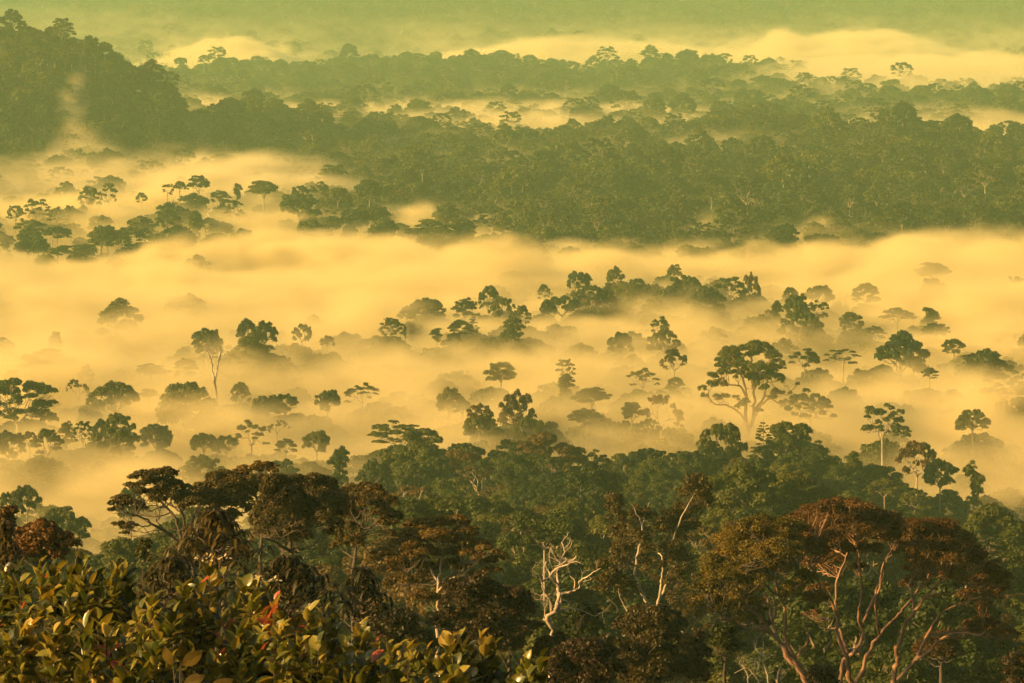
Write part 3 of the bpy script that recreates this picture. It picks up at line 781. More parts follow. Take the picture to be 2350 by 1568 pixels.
def front_tree(name, label, D, foot, stems, lobes, fmat, bmat, leaf, seed, depth=6.0, twig=True, density=1.0, zs=.7, tint=None, nsub=9, twigs=5, under=.25, jit=.55, fat=1.3, bmat2=None, fine=0):
    """stems: ([(px,row),...], foot radius px, tip radius px, depth offset in metres at foot and tip); lobes: (px, row, radius px[, depth offset])."""
    rng = np.random.default_rng(seed)
    base = at(foot[0], foot[1], D); gz = g1(base.x, D)
    org = np.array([base.x, D, gz])
    t = thing(name, label, "tree", org)
    W = lambda px, row, off: np.array(at(px, row, D + off)) - org
    k = D / F
    bag = Bag(); pts = []
    foot_w = np.array([0, 0, 0.0])
    # bole from the ground to the fork
    top = W(foot[0], foot[1], 0)
    if top[2] > 0.5:
        r = max(s[1] for s in stems) * k * 1.25
        bag.tube(spline([foot_w - [0, 0, .5], top * .5 + [r * .3, 0, 0], top], 8), np.interp(np.linspace(0, 1, 8), [0, .15, 1], [1.7 * r, 1.15 * r, r * .95]), 10)
    for P2, r0, r1, o0, o1 in stems:
        n2 = len(P2)
        P = [W(x, y, o0 + (o1 - o0) * i / max(1, n2 - 1)) for i, (x, y) in enumerate(P2)]
        n = max(5, 4 * n2)
        Q = spline(P, n)
        j = rng.normal(0, .22 * r0 * k, Q.shape); j[0] = 0
        Q = Q + j
        R = np.linspace(r0, r1, n) * k * (1 + rng.normal(0, .07, n))
        bag.tube(Q, R, 8)
        pts.append((Q, R))
    for _ in range(fine):                         # fine bare twigs along the limbs
        Qt, Rt = pts[rng.integers(0, len(pts))]
        i = int(rng.integers(len(Qt) // 3, len(Qt)))
        tan = unit(Qt[min(i + 1, len(Qt) - 1)] - Qt[max(i - 1, 0)])
        grow_bare(rng, bag, Qt[i], unit(tan * .6 + rng.normal(0, .6, 3) + np.array([0, 0, .25])), rng.uniform(10, 26) * k, min(Rt[i] * .6, .7 * k), int(rng.integers(1, 3)), .7, 4)
    link("trunk", bag.mesh(name + "_trunk", bmat, True), t)
    if lobes:
        ab = Bag(); L3 = []
        AP = np.concatenate([p for p, r in pts]); AR = np.concatenate([r for p, r in pts])
        for lb in lobes:
            off = lb[3] if len(lb) > 3 else rng.uniform(-depth, depth)
            c = W(lb[0], lb[1], off); r = lb[2] * k * fat
            L3.append((c, r, zs))
            if not twig: continue
            dd = np.linalg.norm(AP - (c - np.array([0, 0, r * .8])), axis=1) + 1.5 * np.maximum(0, AP[:, 2] - c[2])
            q = int(np.argmin(dd))
            P, R = limb(rng, AP[q], c - np.array([0, 0, r * zs * .3]), min(AR[q] * .75, r * .09), r * .025, 7, .05, .25, ab, 5)
            for _ in range(twigs):
                d = unit(rng.normal(size=3)); d[2] = abs(d[2]) * .9 + .1
                a = P[rng.integers(2, 6)]
                limb(rng, a, c + d * r * np.array([.9, .9, zs * .85]), r * .035, r * .012, 5, .06, .1, ab, 4)
        if twig: link("branches", ab.mesh(name + "_branches", bmat2 or bmat, True), t)
        V, Q = crown_leaves(rng, L3, leaf, density=density, nsub=nsub, under=under, jit=jit)
        c = link("crown", mesh_from(name + "_crown", V, Q, [fmat]), t)
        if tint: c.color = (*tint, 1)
    return t

def z3(*a): return [(1567.4 + x * .33349, 1045.3 + y * .33349) for x, y in a]
def z2(*a): return [(783.7 + x * .33349, 1045.3 + y * .33349) for x, y in a]
def z1(*a): return [(x * .33349, 1045.3 + y * .33349) for x, y in a]

# --- the great emergent tree standing in the mist
def z6(*a): return [(1567.4 + x * .33349, 522.7 + y * .33349) for x, y in a]
front_tree("great_emergent_tree", "great emergent tree with two-domed crown and pinkish limbs in the right-hand mist", 1229, z6((447, 1400))[0], [
    (z6((447, 1400), (436, 1330), (430, 1230), (430, 1120), (400, 1000), (350, 900)), 5.0, 1.2, 0, -3),
    (z6((447, 1400), (430, 1330), (375, 1265), (300, 1222), (215, 1210), (170, 1160)), 3.4, .9, 0, -6),
    (z6((447, 1400), (475, 1340), (490, 1220), (485, 1100), (480, 1000), (470, 890)), 4.6, 1.2, 0, 2),
    (z6((480, 1330), (540, 1220), (600, 1170), (660, 1140), (720, 1150), (760, 1110), (790, 1075)), 3.2, .7, 0, -4),
    (z6((487, 1260), (560, 1160), (580, 1050), (620, 920)), 3.2, .9, 0, 5),
    (z6((430, 1160), (390, 1090), (300, 1080), (220, 1060)), 2.4, .8, 0, -4), (z6((485, 1120), (530, 1030), (540, 900)), 2.6, .8, 0, -3), (z6((600, 1172), (660, 1210), (700, 1220)), 2, .8, -2, -4),
], [(*z6((x, y))[0], r) for x, y, r in [(430, 850, 15), (500, 835, 16), (560, 850, 15), (620, 900, 14), (650, 945, 11), (480, 890, 13), (330, 865, 15), (280, 905, 14), (350, 920, 17), (300, 965, 14), (390, 965, 16), (440, 990, 17), (520, 975, 16), (590, 975, 14), (680, 965, 7),
    (360, 1020, 14), (480, 1050, 15), (560, 1045, 13), (280, 1000, 11), (210, 1030, 10), (130, 1112, 7), (190, 1092, 11), (260, 1080, 11), (150, 1160, 7), (230, 1175, 8), (285, 1170, 8), (360, 1180, 7), (650, 1040, 11), (682, 1060, 8), (640, 1140, 9), (690, 1150, 8), (620, 1180, 8), (700, 1215, 9),
    (490, 1090, 9), (560, 1120, 11), (400, 1230, 10), (430, 1200, 7), (520, 1260, 6), (790, 1078, 4), (742, 1140, 4), (610, 1030, 12), (250, 960, 10)]],
    M_GREEN, M_REDBARK, .26, 500, 6, density=1.0, zs=.85, twigs=3, fat=1.5)
_p = at(1716, 900, 1229); PLACED.append((_p.x, 1229, 16, "emergent", _p.z))

# --- the bare forked snag in the left mist
def z4(*a): return [(x * .33349, 522.7 + y * .33349) for x, y in a]
front_tree("bare_tree", "bare forked white snag standing in the left mist", 1272, z4((1492, 1240))[0], [
    (z4((1492, 1240), (1484, 1130), (1476, 1050), (1458, 960), (1446, 900), (1414, 828)), 4.2, 1.2, 0, -2),
    (z4((1478, 1065), (1496, 960), (1508, 885), (1530, 824)), 3.0, 1.1, 0, 2),
    (z4((1460, 965), (1452, 920), (1462, 880), (1468, 850)), 1.8, .8, 0, 1), (z4((1500, 930), (1518, 890), (1512, 850)), 1.4, .7, 1, 2),
], [], M_GREEN, M_DEAD, .3, 499, fine=8)
_p = at(492, 800, 1272); PLACED.append((_p.x, 1272, 5, "bare", _p.z - 14))

# --- the big rust-red tree at right
front_tree("rust_red_tree", "big rust-red tree with many bare pinkish stems at lower right", 262, (2010, 1655), [
    ([(2010, 1655)] + z3((1240, 1700), (1155, 1566), (1140, 1450), (1130, 1390), (1090, 1310), (1055, 1230), (1070, 1150), (1040, 1060), (1000, 970), (950, 890), (900, 800), (850, 720)), 8.20, 1.76, 0, -4),
    ([(2010, 1655)] + z3((1180, 1700), (1085, 1566), (1098, 1440), (1128, 1370), (1090, 1230), (1065, 1120), (1050, 980), (1060, 880), (1090, 790), (1130, 680), (1180, 560)), 6.56, 1.44, 0, 3),
    (z3((1120, 1400), (1200, 1330), (1240, 1220), (1208, 1120), (1232, 950), (1218, 820), (1210, 690), (1190, 560)), 4.51, 1.28, 1, -3),
    (z3((1240, 1150), (1310, 990), (1350, 880), (1378, 750), (1440, 640), (1480, 560)), 3.69, 1.20, -1, 4),
    ([(2010, 1655)] + z3((1165, 1640), (1230, 1490), (1262, 1390), (1330, 1270), (1400, 1180), (1470, 1110), (1530, 1040), (1580, 980), (1640, 860), (1660, 740)), 6.56, 1.60, 1, 6),
    (z3((1350, 1230), (1330, 1100), (1325, 1000), (1385, 800), (1372, 690), (1330, 570)), 3.69, 1.12, 2, -2),
    ([(2010, 1655)] + z3((1400, 1660), (1440, 1566), (1470, 1450), (1490, 1400), (1468, 1350), (1500, 1260), (1520, 1180), (1590, 1080), (1640, 1010), (1705, 930), (1800, 830), (1860, 740), (1900, 660)), 7.79, 1.60, 0, -5),
    (z3((1590, 1080), (1582, 990), (1560, 900), (1580, 800), (1560, 690)), 4.10, 1.20, -2, 3),
    ([(2010, 1655)] + z3((1400, 1650), (1450, 1566), (1520, 1500), (1600, 1405), (1640, 1320), (1690, 1220), (1755, 1110), (1810, 1065), (1900, 1025), (2010, 985), (2120, 950)), 5.74, 1.44, 1, 2),
    (z3((1605, 1408), (1700, 1345), (1755, 1275), (1850, 1225), (1950, 1220), (2040, 1240), (2080, 1215)), 4.10, 1.20, 1, -3),
    (z3((1640, 1010), (1720, 960), (1840, 950), (1900, 900), (1960, 860), (2040, 820)), 2.87, 0.96, -2, -5),
    (z3((900, 880), (840, 790), (790, 740)), 2.05, 0.96, -4, -6),
], [(*z3((x, y))[0], r) for x, y, r in [
    (820, 480, 30), (900, 440, 34), (990, 410, 32), (1080, 395, 36), (1170, 400, 32), (1250, 440, 34), (1330, 470, 34), (860, 560, 36), (960, 530, 40), (1060, 500, 40), (1160, 500, 38), (1260, 520, 36),
    (1420, 500, 32), (1500, 510, 34), (1570, 550, 34), (1480, 590, 26), (1380, 540, 24), (900, 660, 36), (1000, 640, 36), (1100, 620, 32), (820, 640, 32), (1050, 740, 26), (950, 760, 28), (1300, 660, 20), (1200, 640, 22),
    (1640, 600, 36), (1730, 570, 38), (1820, 590, 36), (1900, 640, 32), (1680, 690, 36), (1780, 700, 40), (1880, 740, 34), (1980, 740, 30), (2050, 780, 30), (1640, 800, 28), (1740, 800, 34), (1600, 880, 22), (1840, 830, 28),
    (2130, 850, 24), (2170, 920, 22), (2080, 900, 28), (1990, 880, 26), (2120, 980, 18), (1990, 960, 20), (2040, 1040, 18), (2060, 1180, 24), (2120, 1210, 22), (2200, 1220, 20), (1990, 1190, 18), (2250, 1240, 14),
    (1205, 780, 16), (900, 1000, 20), (880, 1090, 14), (940, 940, 20), (1530, 680, 22)]],
    M_RUST, M_REDBARK, .066, 501, 7.5, density=.62, zs=.62, twigs=8, under=.3, fat=1.62, tint=(1.35, 1.2, 1.0))

# --- the dark green tree whose red stems lean left, in front of the rust-red one
front_tree("leaning_stemmed_tree", "dark olive tree with red stems leaning left before the rust-red tree", 252, (1905, 1640), [
    ([(1905, 1640)] + z3((960, 1660), (868, 1566), (830, 1500), (790, 1430), (740, 1370), (690, 1310), (640, 1250), (600, 1212), (540, 1180), (450, 1170)), 10, 2, 0, -5),
    ([(1905, 1640)] + z3((950, 1660), (850, 1566), (800, 1475), (720, 1400), (690, 1330), (650, 1250), (612, 1150), (600, 1050), (570, 960), (545, 890), (500, 780), (470, 680)), 8, 1.6, 1, 4),
    (z3((745, 1350), (705, 1250), (712, 1140), (690, 1020), (652, 930), (640, 850), (660, 740), (640, 640)), 5, 1.4, 0, -3),
    (z3((790, 1385), (845, 1310), (862, 1250), (848, 1150), (856, 1090)), 4, 1.2, 0, 2),
    (z3((640, 1245), (560, 1210), (470, 1195), (380, 1160), (300, 1120), (220, 1080)), 4.5, 1.2, -3, -7),
    (z3((610, 1160), (640, 1060), (625, 960), (660, 880), (740, 800), (790, 740)), 4, 1.2, 2, 5),
    (z3((690, 1030), (740, 990), (790, 900), (850, 850)), 3, 1, -1, 2),
    (z3((600, 1215), (540, 1120), (470, 1060), (400, 960), (350, 860), (320, 760)), 4.5, 1.2, -1, -5),
], [(*z3((x, y))[0], r) for x, y, r in [
    (300, 630, 26), (380, 570, 30), (460, 530, 30), (550, 510, 30), (640, 530, 30), (710, 500, 24), (420, 620, 34), (520, 600, 36), (620, 600, 34), (700, 580, 28), (770, 520, 24), (330, 700, 32), (440, 700, 34), (560, 690, 36), (660, 680, 34),
    (750, 650, 30), (240, 780, 30), (340, 790, 34), (450, 790, 32), (560, 780, 30), (660, 770, 26), (190, 850, 26), (290, 880, 32), (400, 870, 32), (500, 880, 26), (150, 930, 26), (240, 960, 30), (340, 970, 30), (440, 960, 28), (110, 1020, 24),
    (200, 1050, 26), (300, 1070, 28), (400, 1060, 28), (500, 1040, 24), (60, 1090, 14), (480, 1120, 22), (740, 930, 22), (780, 880, 18), (840, 840, 18), (720, 970, 18), (420, 1140, 22)]],
    M_GREEN, M_REDBARK, .066, 502, 6.5, density=.65, zs=.62, twigs=7, tint=(1.5, 1.0, .8), under=.35, fat=1.6, bmat2=M_DARK)

# --- the white dead tree
front_tree("dead_tree", "white dead tree of twisted bare branches at lower centre", 222, z2((1440, 1330))[0], [
    (z2((1440, 1330), (1443, 1240), (1456, 1185), (1420, 1150), (1388, 1120)), 4.18, 3.31, 0, 0),
    (z2((1450, 1190), (1420, 1110), (1468, 1070), (1490, 1000), (1503, 950), (1482, 890), (1440, 832), (1480, 780), (1560, 748), (1618, 695), (1600, 676)), 5.32, 1.03, 0, -2),
    (z2((1470, 1075), (1510, 1000), (1495, 950), (1488, 870), (1490, 790), (1532, 655), (1518, 600), (1550, 560), (1568, 525)), 4.56, 0.73, 0, 2),
    (z2((1528, 650), (1560, 615), (1582, 585)), 1.90, 0.73, 1.5, 2),
    (z2((1440, 832), (1382, 868), (1362, 830), (1298, 828)), 2.59, 0.66, -1, -3),
    (z2((1380, 868), (1385, 920), (1430, 990), (1448, 1040), (1440, 1080)), 2.13, 1.61, -1, 0),
    (z2((1490, 730), (1465, 690), (1440, 632)), 2.28, 1.17, 1, 1),
    (z2((1440, 832), (1420, 790), (1395, 755), (1320, 728)), 1.52, 0.51, 0, 2),
    (z2((1400, 760), (1410, 730), (1380, 780)), 1.06, 0.44, 0, 0),
    (z2((1503, 955), (1570, 940), (1640, 905), (1638, 868), (1700, 828), (1740, 800), (1782, 778)), 3.04, 0.59, 0, -3),
    (z2((1600, 920), (1605, 860), (1575, 830), (1572, 795)), 1.83, 0.59, -1, -1),
    (z2((1470, 1075), (1520, 1060), (1590, 1055), (1660, 1070), (1740, 1106), (1780, 1085), (1822, 1076)), 2.59, 0.66, 0, 3),
    (z2((1500, 990), (1560, 1005), (1632, 1032)), 1.83, 0.66, 1, 2),
    (z2((1440, 1070), (1430, 990), (1385, 955), (1368, 990), (1372, 1010)), 1.97, 0.59, 0, 1),
    (z2((1400, 1110), (1398, 1020), (1380, 980), (1392, 950)), 1.52, 0.59, 1, 1),
    (z2((1470, 1080), (1490, 1010), (1500, 960)), 4.95, 3.67, -.6, -.6),
    (z2((1560, 748), (1610, 730), (1645, 740), (1640, 730)), 1.21, 0.37, -1, -2),
    (z2((1620, 690), (1590, 715), (1540, 735)), 1.14, 0.44, -1, -1),
    (z2((1440, 632), (1430, 700), (1450, 780)), 1.21, 0.73, 2, 2),
    (z2((1700, 830), (1720, 850), (1660, 870)), 0.91, 0.37, -2, -2),
    (z2((1540, 700), (1545, 720), (1500, 760)), 1.37, 0.73, 0, 0),
    (z2((1590, 585), (1570, 640), (1540, 660)), 1.06, 0.66, 2, 2),
], [], M_GREEN, M_DEAD, .1, 503, fine=34)

# --- the two-stemmed tree with hanging tufts
front_tree("two_stemmed_tree", "two-stemmed tree with dark hanging tufts right of the dead tree", 330, z2((2145, 1120))[0], [
    (z2((2145, 1120), (2122, 1040), (2085, 980), (2045, 890), (2020, 790), (2048, 640), (2068, 480), (2040, 420), (2000, 345)), 4.84, 0.81, 0, -2),
    (z2((2060, 560), (2080, 450), (2095, 380), (2120, 320)), 2.57, 0.73, -1, 1),
    (z2((2145, 1120), (2170, 1045), (2192, 950), (2210, 780), (2205, 700), (2180, 670)), 4.03, 1.61, 0, 2),
    (z2((2190, 990), (2230, 900), (2260, 760), (2280, 600), (2320, 470), (2360, 380), (2440, 250)), 3.63, 0.81, 1, -2),
    (z2((2122, 1040), (2000, 1100), (1930, 1010), (1900, 900)), 1.94, 0.81, 0, 2),
], [(*z2((x, y))[0], r) for x, y, r in [(1865, 350, 22), (1890, 420, 20), (1910, 520, 22), (1930, 600, 26), (1960, 690, 26), (1900, 700, 20), (2050, 540, 24), (2080, 620, 26), (2060, 430, 22), (2110, 420, 18), (1810, 800, 22), (1880, 880, 24), (1930, 940, 24), (1800, 900, 20),
    (2260, 480, 26), (2330, 380, 30), (2420, 300, 34), (2300, 560, 22), (2290, 680, 26), (2330, 760, 28), (2300, 860, 24), (2480, 360, 26), (2400, 480, 18), (2250, 760, 18), (2080, 720, 16), (2200, 480, 16), (2460, 230, 26)]],
    M_BROWN, M_PALE, .10, 504, 4, density=.8, zs=1.0, tint=(.55, .66, .6), under=.7, bmat2=M_DARK)

# --- brown open tree left
front_tree("open_brown_tree", "open-branched brown tree at left above the broad-leaved shrubs", 232, z1((1330, 760))[0], [
    (z1((1330, 760), (1270, 640), (1160, 540), (1050, 470), (960, 430), (870, 395)), 6, 1.2, 0, -3),
    (z1((1290, 680), (1240, 560), (1215, 450), (1160, 370), (1090, 310), (1000, 240)), 5.5, 1.2, 1, 3),
    (z1((1300, 690), (1270, 560), (1260, 420), (1200, 280), (1150, 190)), 5, 1.2, 0, -2),
    (z1((1050, 470), (1000, 490), (900, 470), (860, 490)), 2, .8, -2, -3),
    (z1((1270, 560), (1330, 430), (1380, 330), (1420, 280)), 4, 1.2, 0, 3),
], [(*z1((x, y))[0], r) for x, y, r in [(1140, 125, 20), (1180, 135, 18), (1080, 140, 20), (960, 160, 20), (1010, 140, 20), (930, 210, 18), (1050, 200, 26), (1120, 190, 22), (1170, 200, 20), (1220, 220, 22), (1000, 260, 18), (1110, 270, 26), (1180, 280, 26), (1080, 310, 18),
    (1240, 280, 20), (840, 310, 20), (800, 340, 16), (880, 340, 18), (790, 385, 16), (940, 340, 16), (970, 370, 14), (820, 480, 14), (870, 500, 15), (910, 480, 12), (850, 540, 10), (1250, 330, 24), (1300, 290, 26), (1360, 270, 28), (1420, 300, 26), (1330, 350, 26)]],
    M_BROWN, M_DARK, .075, 505, 3, density=.75, zs=.55, tint=(.85, 1.0, .8))

front_tree("umbrella_topped_tree", "brown tree with a flat umbrella top at left of centre", 240, z1((1790, 760))[0], [
    (z1((1790, 760), (1800, 560), (1790, 400), (1760, 290), (1730, 230), (1760, 170)), 5, 1.5, 0, 0),
    (z1((1770, 300), (1820, 250), (1860, 190)), 2.5, 1, 0, 2),
    (z1((1755, 280), (1700, 255), (1650, 200), (1640, 150)), 2.5, 1, 0, -2),
], [(*z1((x, y))[0], r) for x, y, r in [(1650, 130, 18), (1690, 115, 20), (1740, 100, 20), (1800, 75, 20), (1850, 80, 16), (1780, 90, 20), (1880, 110, 12), (1700, 200, 26), (1760, 180, 26), (1830, 190, 24), (1860, 220, 18), (1800, 230, 20), (1690, 260, 24), (1620, 160, 14), (1640, 240, 22)]],
    M_BROWN, M_DARK, .075, 506, 3, density=.9, zs=.5, tint=(.95, 1.05, .8))

front_tree("round_brown_tree", "rounded brown tree between the open and the umbrella-topped trees", 236, z1((1540, 760))[0], [
    (z1((1540, 760), (1530, 560), (1510, 400), (1500, 250)), 5.5, 1.5, 0, 0), (z1((1525, 520), (1580, 380), (1620, 280)), 3.5, 1, 0, 2), (z1((1525, 520), (1450, 380), (1430, 290)), 3.5, 1, 0, -2),
], [(*z1((x, y))[0], r) for x, y, r in [(1430, 210, 24), (1480, 180, 26), (1540, 175, 28), (1600, 190, 24), (1400, 270, 24), (1470, 260, 32), (1550, 260, 34), (1630, 260, 28), (1660, 330, 26), (1580, 340, 30), (1500, 340, 30), (1420, 340, 26), (1700, 380, 22), (1460, 420, 26), (1560, 430, 26)]],
    M_BROWN, M_DARK, .075, 507, 4, density=1.0, zs=.6, tint=(.75, .9, .7))

front_tree("wide_brown_tree", "massive dark brown dome tree left of centre", 225, z1((2010, 800))[0], [
    (z1((2010, 800), (2000, 640), (1990, 520), (2000, 400), (2020, 280)), 7, 2, 0, 0), (z1((1995, 560), (1900, 430), (1850, 340)), 5, 1.5, 0, -2), (z1((1995, 560), (2110, 440), (2180, 340)), 5, 1.5, 0, 2), (z1((2000, 660), (1880, 590), (1800, 560)), 4, 1.5, 0, -3),
], [(*z1((x, y))[0], r) for x, y, r in [(1930, 220, 30), (2010, 205, 30), (2100, 215, 30), (2170, 215, 30), (2240, 240, 28), (1880, 290, 32), (1970, 290, 38), (2070, 300, 40), (2170, 300, 36), (2260, 310, 32), (2310, 360, 26), (1870, 370, 34), (1980, 390, 40), (2090, 390, 40), (2200, 390, 34), (2280, 410, 26),
    (1830, 440, 30), (1930, 470, 36), (2040, 480, 38), (2140, 470, 32), (1850, 540, 28), (1960, 560, 30), (2060, 570, 26), (2230, 460, 22), (1790, 480, 22), (2280, 480, 22), (2300, 540, 20)]],
    M_BROWN, M_DARK, .075, 508, 5, density=1.0, zs=.7, tint=(.85, .95, .65))

front_tree("gap_brown_tree", "brown tree with a hanging skirt right of the massive brown dome", 250, z2((80, 800))[0], [
    (z2((80, 800), (100, 640), (130, 560), (110, 470), (60, 380)), 5, 1.5, 0, 0), (z2((130, 560), (200, 500), (260, 430), (280, 360)), 3, 1, 0, 2),
], [(*z2((x, y))[0], r) for x, y, r in [(60, 270, 24), (130, 255, 28), (200, 275, 28), (260, 310, 28), (310, 360, 26), (350, 430, 18), (40, 340, 26), (120, 340, 32), (210, 370, 32), (280, 420, 28), (60, 430, 28), (330, 540, 14), (370, 560, 10), (20, 520, 28), (60, 600, 26), (10, 620, 24), (320, 480, 18), (90, 520, 20)]],
    M_BROWN, M_DARK, .075, 509, 4, density=1.0, zs=.7, tint=(1.0, 1.05, .7))

# --- dark layered tree with a white trunk
front_tree("white_trunked_tree", "dark layered tree with a short white trunk at lower centre", 226, z2((660, 1480))[0], [
    (z2((660, 1480), (662, 1310), (663, 1120), (668, 1040), (664, 880), (680, 760), (700, 620)), 6.08, 1.56, 0, 0),
    (z2((668, 930), (710, 890), (740, 850), (800, 835)), 2.81, 1.03, -1, -3),
    (z2((670, 880), (740, 830), (820, 770), (900, 735), (990, 705)), 2.81, 0.86, 0, 2),
    (z2((705, 960), (740, 900), (790, 850)), 1.87, 0.86, -2, -3),
    (z2((655, 1185), (590, 1165), (520, 1150), (440, 1140)), 2.81, 1.21, -1, -3),
    (z2((655, 1080), (580, 1010), (510, 960), (440, 930)), 2.25, 0.86, -1, -3),
    (z2((664, 880), (600, 760), (540, 650), (500, 580)), 2.81, 0.86, 1, 3),
], [(*z2((x, y))[0], r) for x, y, r in [(520, 490, 26), (600, 475, 28), (690, 470, 30), (780, 480, 30), (850, 530, 24), (480, 560, 30), (560, 560, 34), (660, 560, 34), (740, 600, 28), (860, 610, 26), (940, 630, 26), (1010, 660, 22), (1080, 700, 18), (900, 690, 26), (990, 740, 22), (800, 680, 26),
    (420, 640, 30), (340, 690, 28), (270, 690, 22), (230, 720, 14), (500, 660, 32), (590, 680, 30), (420, 740, 30), (520, 760, 30), (640, 780, 26), (320, 790, 28), (730, 750, 22), (840, 770, 22), (1030, 800, 18), (930, 820, 20), (560, 870, 30), (460, 860, 28), (380, 880, 24), (760, 900, 22), (850, 920, 24), (780, 1000, 22), (560, 980, 26)]],
    M_BROWN, M_DEAD, .075, 510, 4.5, density=1.0, zs=.45, tint=(.9, .92, .65), fat=1.35, bmat2=M_DARK)

# --- dark trees along the bottom edge
def dark_dome(name, label, D, px, row, w, h, fmat, tint, seed, n=14):
    rng = np.random.default_rng(seed)
    lob = []
    for x, y, r in [(math.cos(a) * u, math.sin(b), 0) for a, u, b in zip(rng.uniform(0, 6.28, n * 3), np.sqrt(rng.uniform(0, 1, n * 3)), rng.uniform(-.4, 1.4, n * 3))][:n * 2]:
        lob.append((px + x * w * .42 * math.sqrt(max(.15, 1 - max(0, y) ** 2 * .8)), row + h * .5 - y * h * .42, w * rng.uniform(.12, .18)))
    lob.append((px, row + h * .5, w * .3, 0.0))
    front_tree(name, label, D, (px, row + h * 1.0), [([(px, row + h), (px + w * .03, row + h * .7), (px, row + h * .35)], w * .035, w * .012, 0, 0),
               ([(px, row + h * .8), (px - w * .2, row + h * .5)], w * .022, w * .008, 0, -1), ([(px, row + h * .75), (px + w * .22, row + h * .45)], w * .022, w * .008, 0, 1)],
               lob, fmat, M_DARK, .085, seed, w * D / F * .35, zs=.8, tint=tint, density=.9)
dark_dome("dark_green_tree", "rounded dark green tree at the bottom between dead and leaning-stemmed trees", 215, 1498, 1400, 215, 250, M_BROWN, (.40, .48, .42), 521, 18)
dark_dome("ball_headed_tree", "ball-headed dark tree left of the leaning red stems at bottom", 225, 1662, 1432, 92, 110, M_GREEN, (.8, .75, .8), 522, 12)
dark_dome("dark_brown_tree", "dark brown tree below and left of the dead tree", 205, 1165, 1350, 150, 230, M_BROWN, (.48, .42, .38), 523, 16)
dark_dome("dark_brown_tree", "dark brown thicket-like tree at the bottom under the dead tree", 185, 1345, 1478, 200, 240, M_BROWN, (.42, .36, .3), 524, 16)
dark_dome("dark_brown_tree", "dark brown tree right below the white-trunked tree", 200, 1085, 1330, 190, 240, M_BROWN, (.46, .46, .38), 525, 16)
dark_dome("dark_green_tree", "dark green tree left below the white-trunked tree", 200, 905, 1400, 180, 240, M_BROWN, (.42, .5, .36), 526, 16)
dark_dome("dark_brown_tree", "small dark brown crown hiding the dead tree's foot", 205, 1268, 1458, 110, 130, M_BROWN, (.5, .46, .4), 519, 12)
dark_dome("dark_green_tree", "dark green tree just right of the dead tree's foot", 260, 1345, 1388, 110, 130, M_GREEN, (.7, .75, .7), 527, 12)
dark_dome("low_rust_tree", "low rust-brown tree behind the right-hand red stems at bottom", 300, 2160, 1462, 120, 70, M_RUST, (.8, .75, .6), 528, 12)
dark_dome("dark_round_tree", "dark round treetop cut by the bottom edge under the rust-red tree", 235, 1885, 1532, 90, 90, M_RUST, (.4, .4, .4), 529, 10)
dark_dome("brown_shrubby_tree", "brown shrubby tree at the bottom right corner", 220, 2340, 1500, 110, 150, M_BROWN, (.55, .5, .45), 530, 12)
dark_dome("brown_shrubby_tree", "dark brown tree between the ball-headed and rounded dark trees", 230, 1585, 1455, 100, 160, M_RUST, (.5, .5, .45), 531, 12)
dark_dome("orange_bush", "orange-brown bushy tree at the left edge above the shrubs", 170, 95, 1210, 150, 110, M_BROWN, (1.35, 1.0, .7), 532, 16)
dark_dome("orange_bush", "orange-brown bushy crown cut by the left edge", 165, 15, 1165, 70, 90, M_BROWN, (1.2, .9, .65), 533, 10)
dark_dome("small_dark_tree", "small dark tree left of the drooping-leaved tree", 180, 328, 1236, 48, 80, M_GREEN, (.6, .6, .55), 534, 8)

# small bare snags at the bottom
def snag(label, D, stems, seed): front_tree("dead_snag", label, D, stems[0][0][0], stems, [], M_GREEN, M_DEAD, .1, seed, fine=9)
snag("thin broken white snag between the ball-headed tree and leaning stems", 240, [
    (z3((600, 1640), (585, 1540), (570, 1470), (552, 1430), (555, 1390), (550, 1280)), 2.52, 0.58, 0, 0), (z3((555, 1390), (500, 1402), (495, 1450), (450, 1450)), 1.44, 0.58, 0, -1), (z3((550, 1380), (500, 1330), (480, 1270)), 0.86, 0.36, 0, 1)], 541)
snag("short thick pale stump-like snag at the bottom under the leaning stems", 236, [(z3((640, 1660), (650, 1566), (655, 1500), (672, 1460)), 3.24, 2.16, 0, 0), (z3((648, 1570), (690, 1530)), 1.44, 0.72, 0, 0)], 542)
snag("crooked grey snag at bottom below the ball-headed tree", 250, [(z3((520, 1660), (525, 1566), (470, 1490), (440, 1460), (350, 1500)), 1.73, 0.58, 0, 0), (z3((450, 1640), (440, 1500), (400, 1440)), 1.73, 0.58, 0, 1)], 543)
front_tree("pale_forked_tree", "pale forked tree behind the right end of the rust-red tree", 400, z3((1945, 1300))[0], [
    (z3((1945, 1300), (1940, 1150), (1960, 1020), (1945, 880), (1925, 800)), 5, 2, 0, 0), (z3((1950, 1060), (2000, 1000)), 2, 1, 0, 0), (z3((1910, 1130), (1870, 1060), (1800, 1070)), 2.5, 1, 0, -1)],
    [(*z3((x, y))[0], r) for x, y, r in [(1930, 760, 26), (2000, 720, 26), (1880, 700, 22)]], M_GREEN, M_PALE, .13, 544, 4, bmat2=M_DARK)
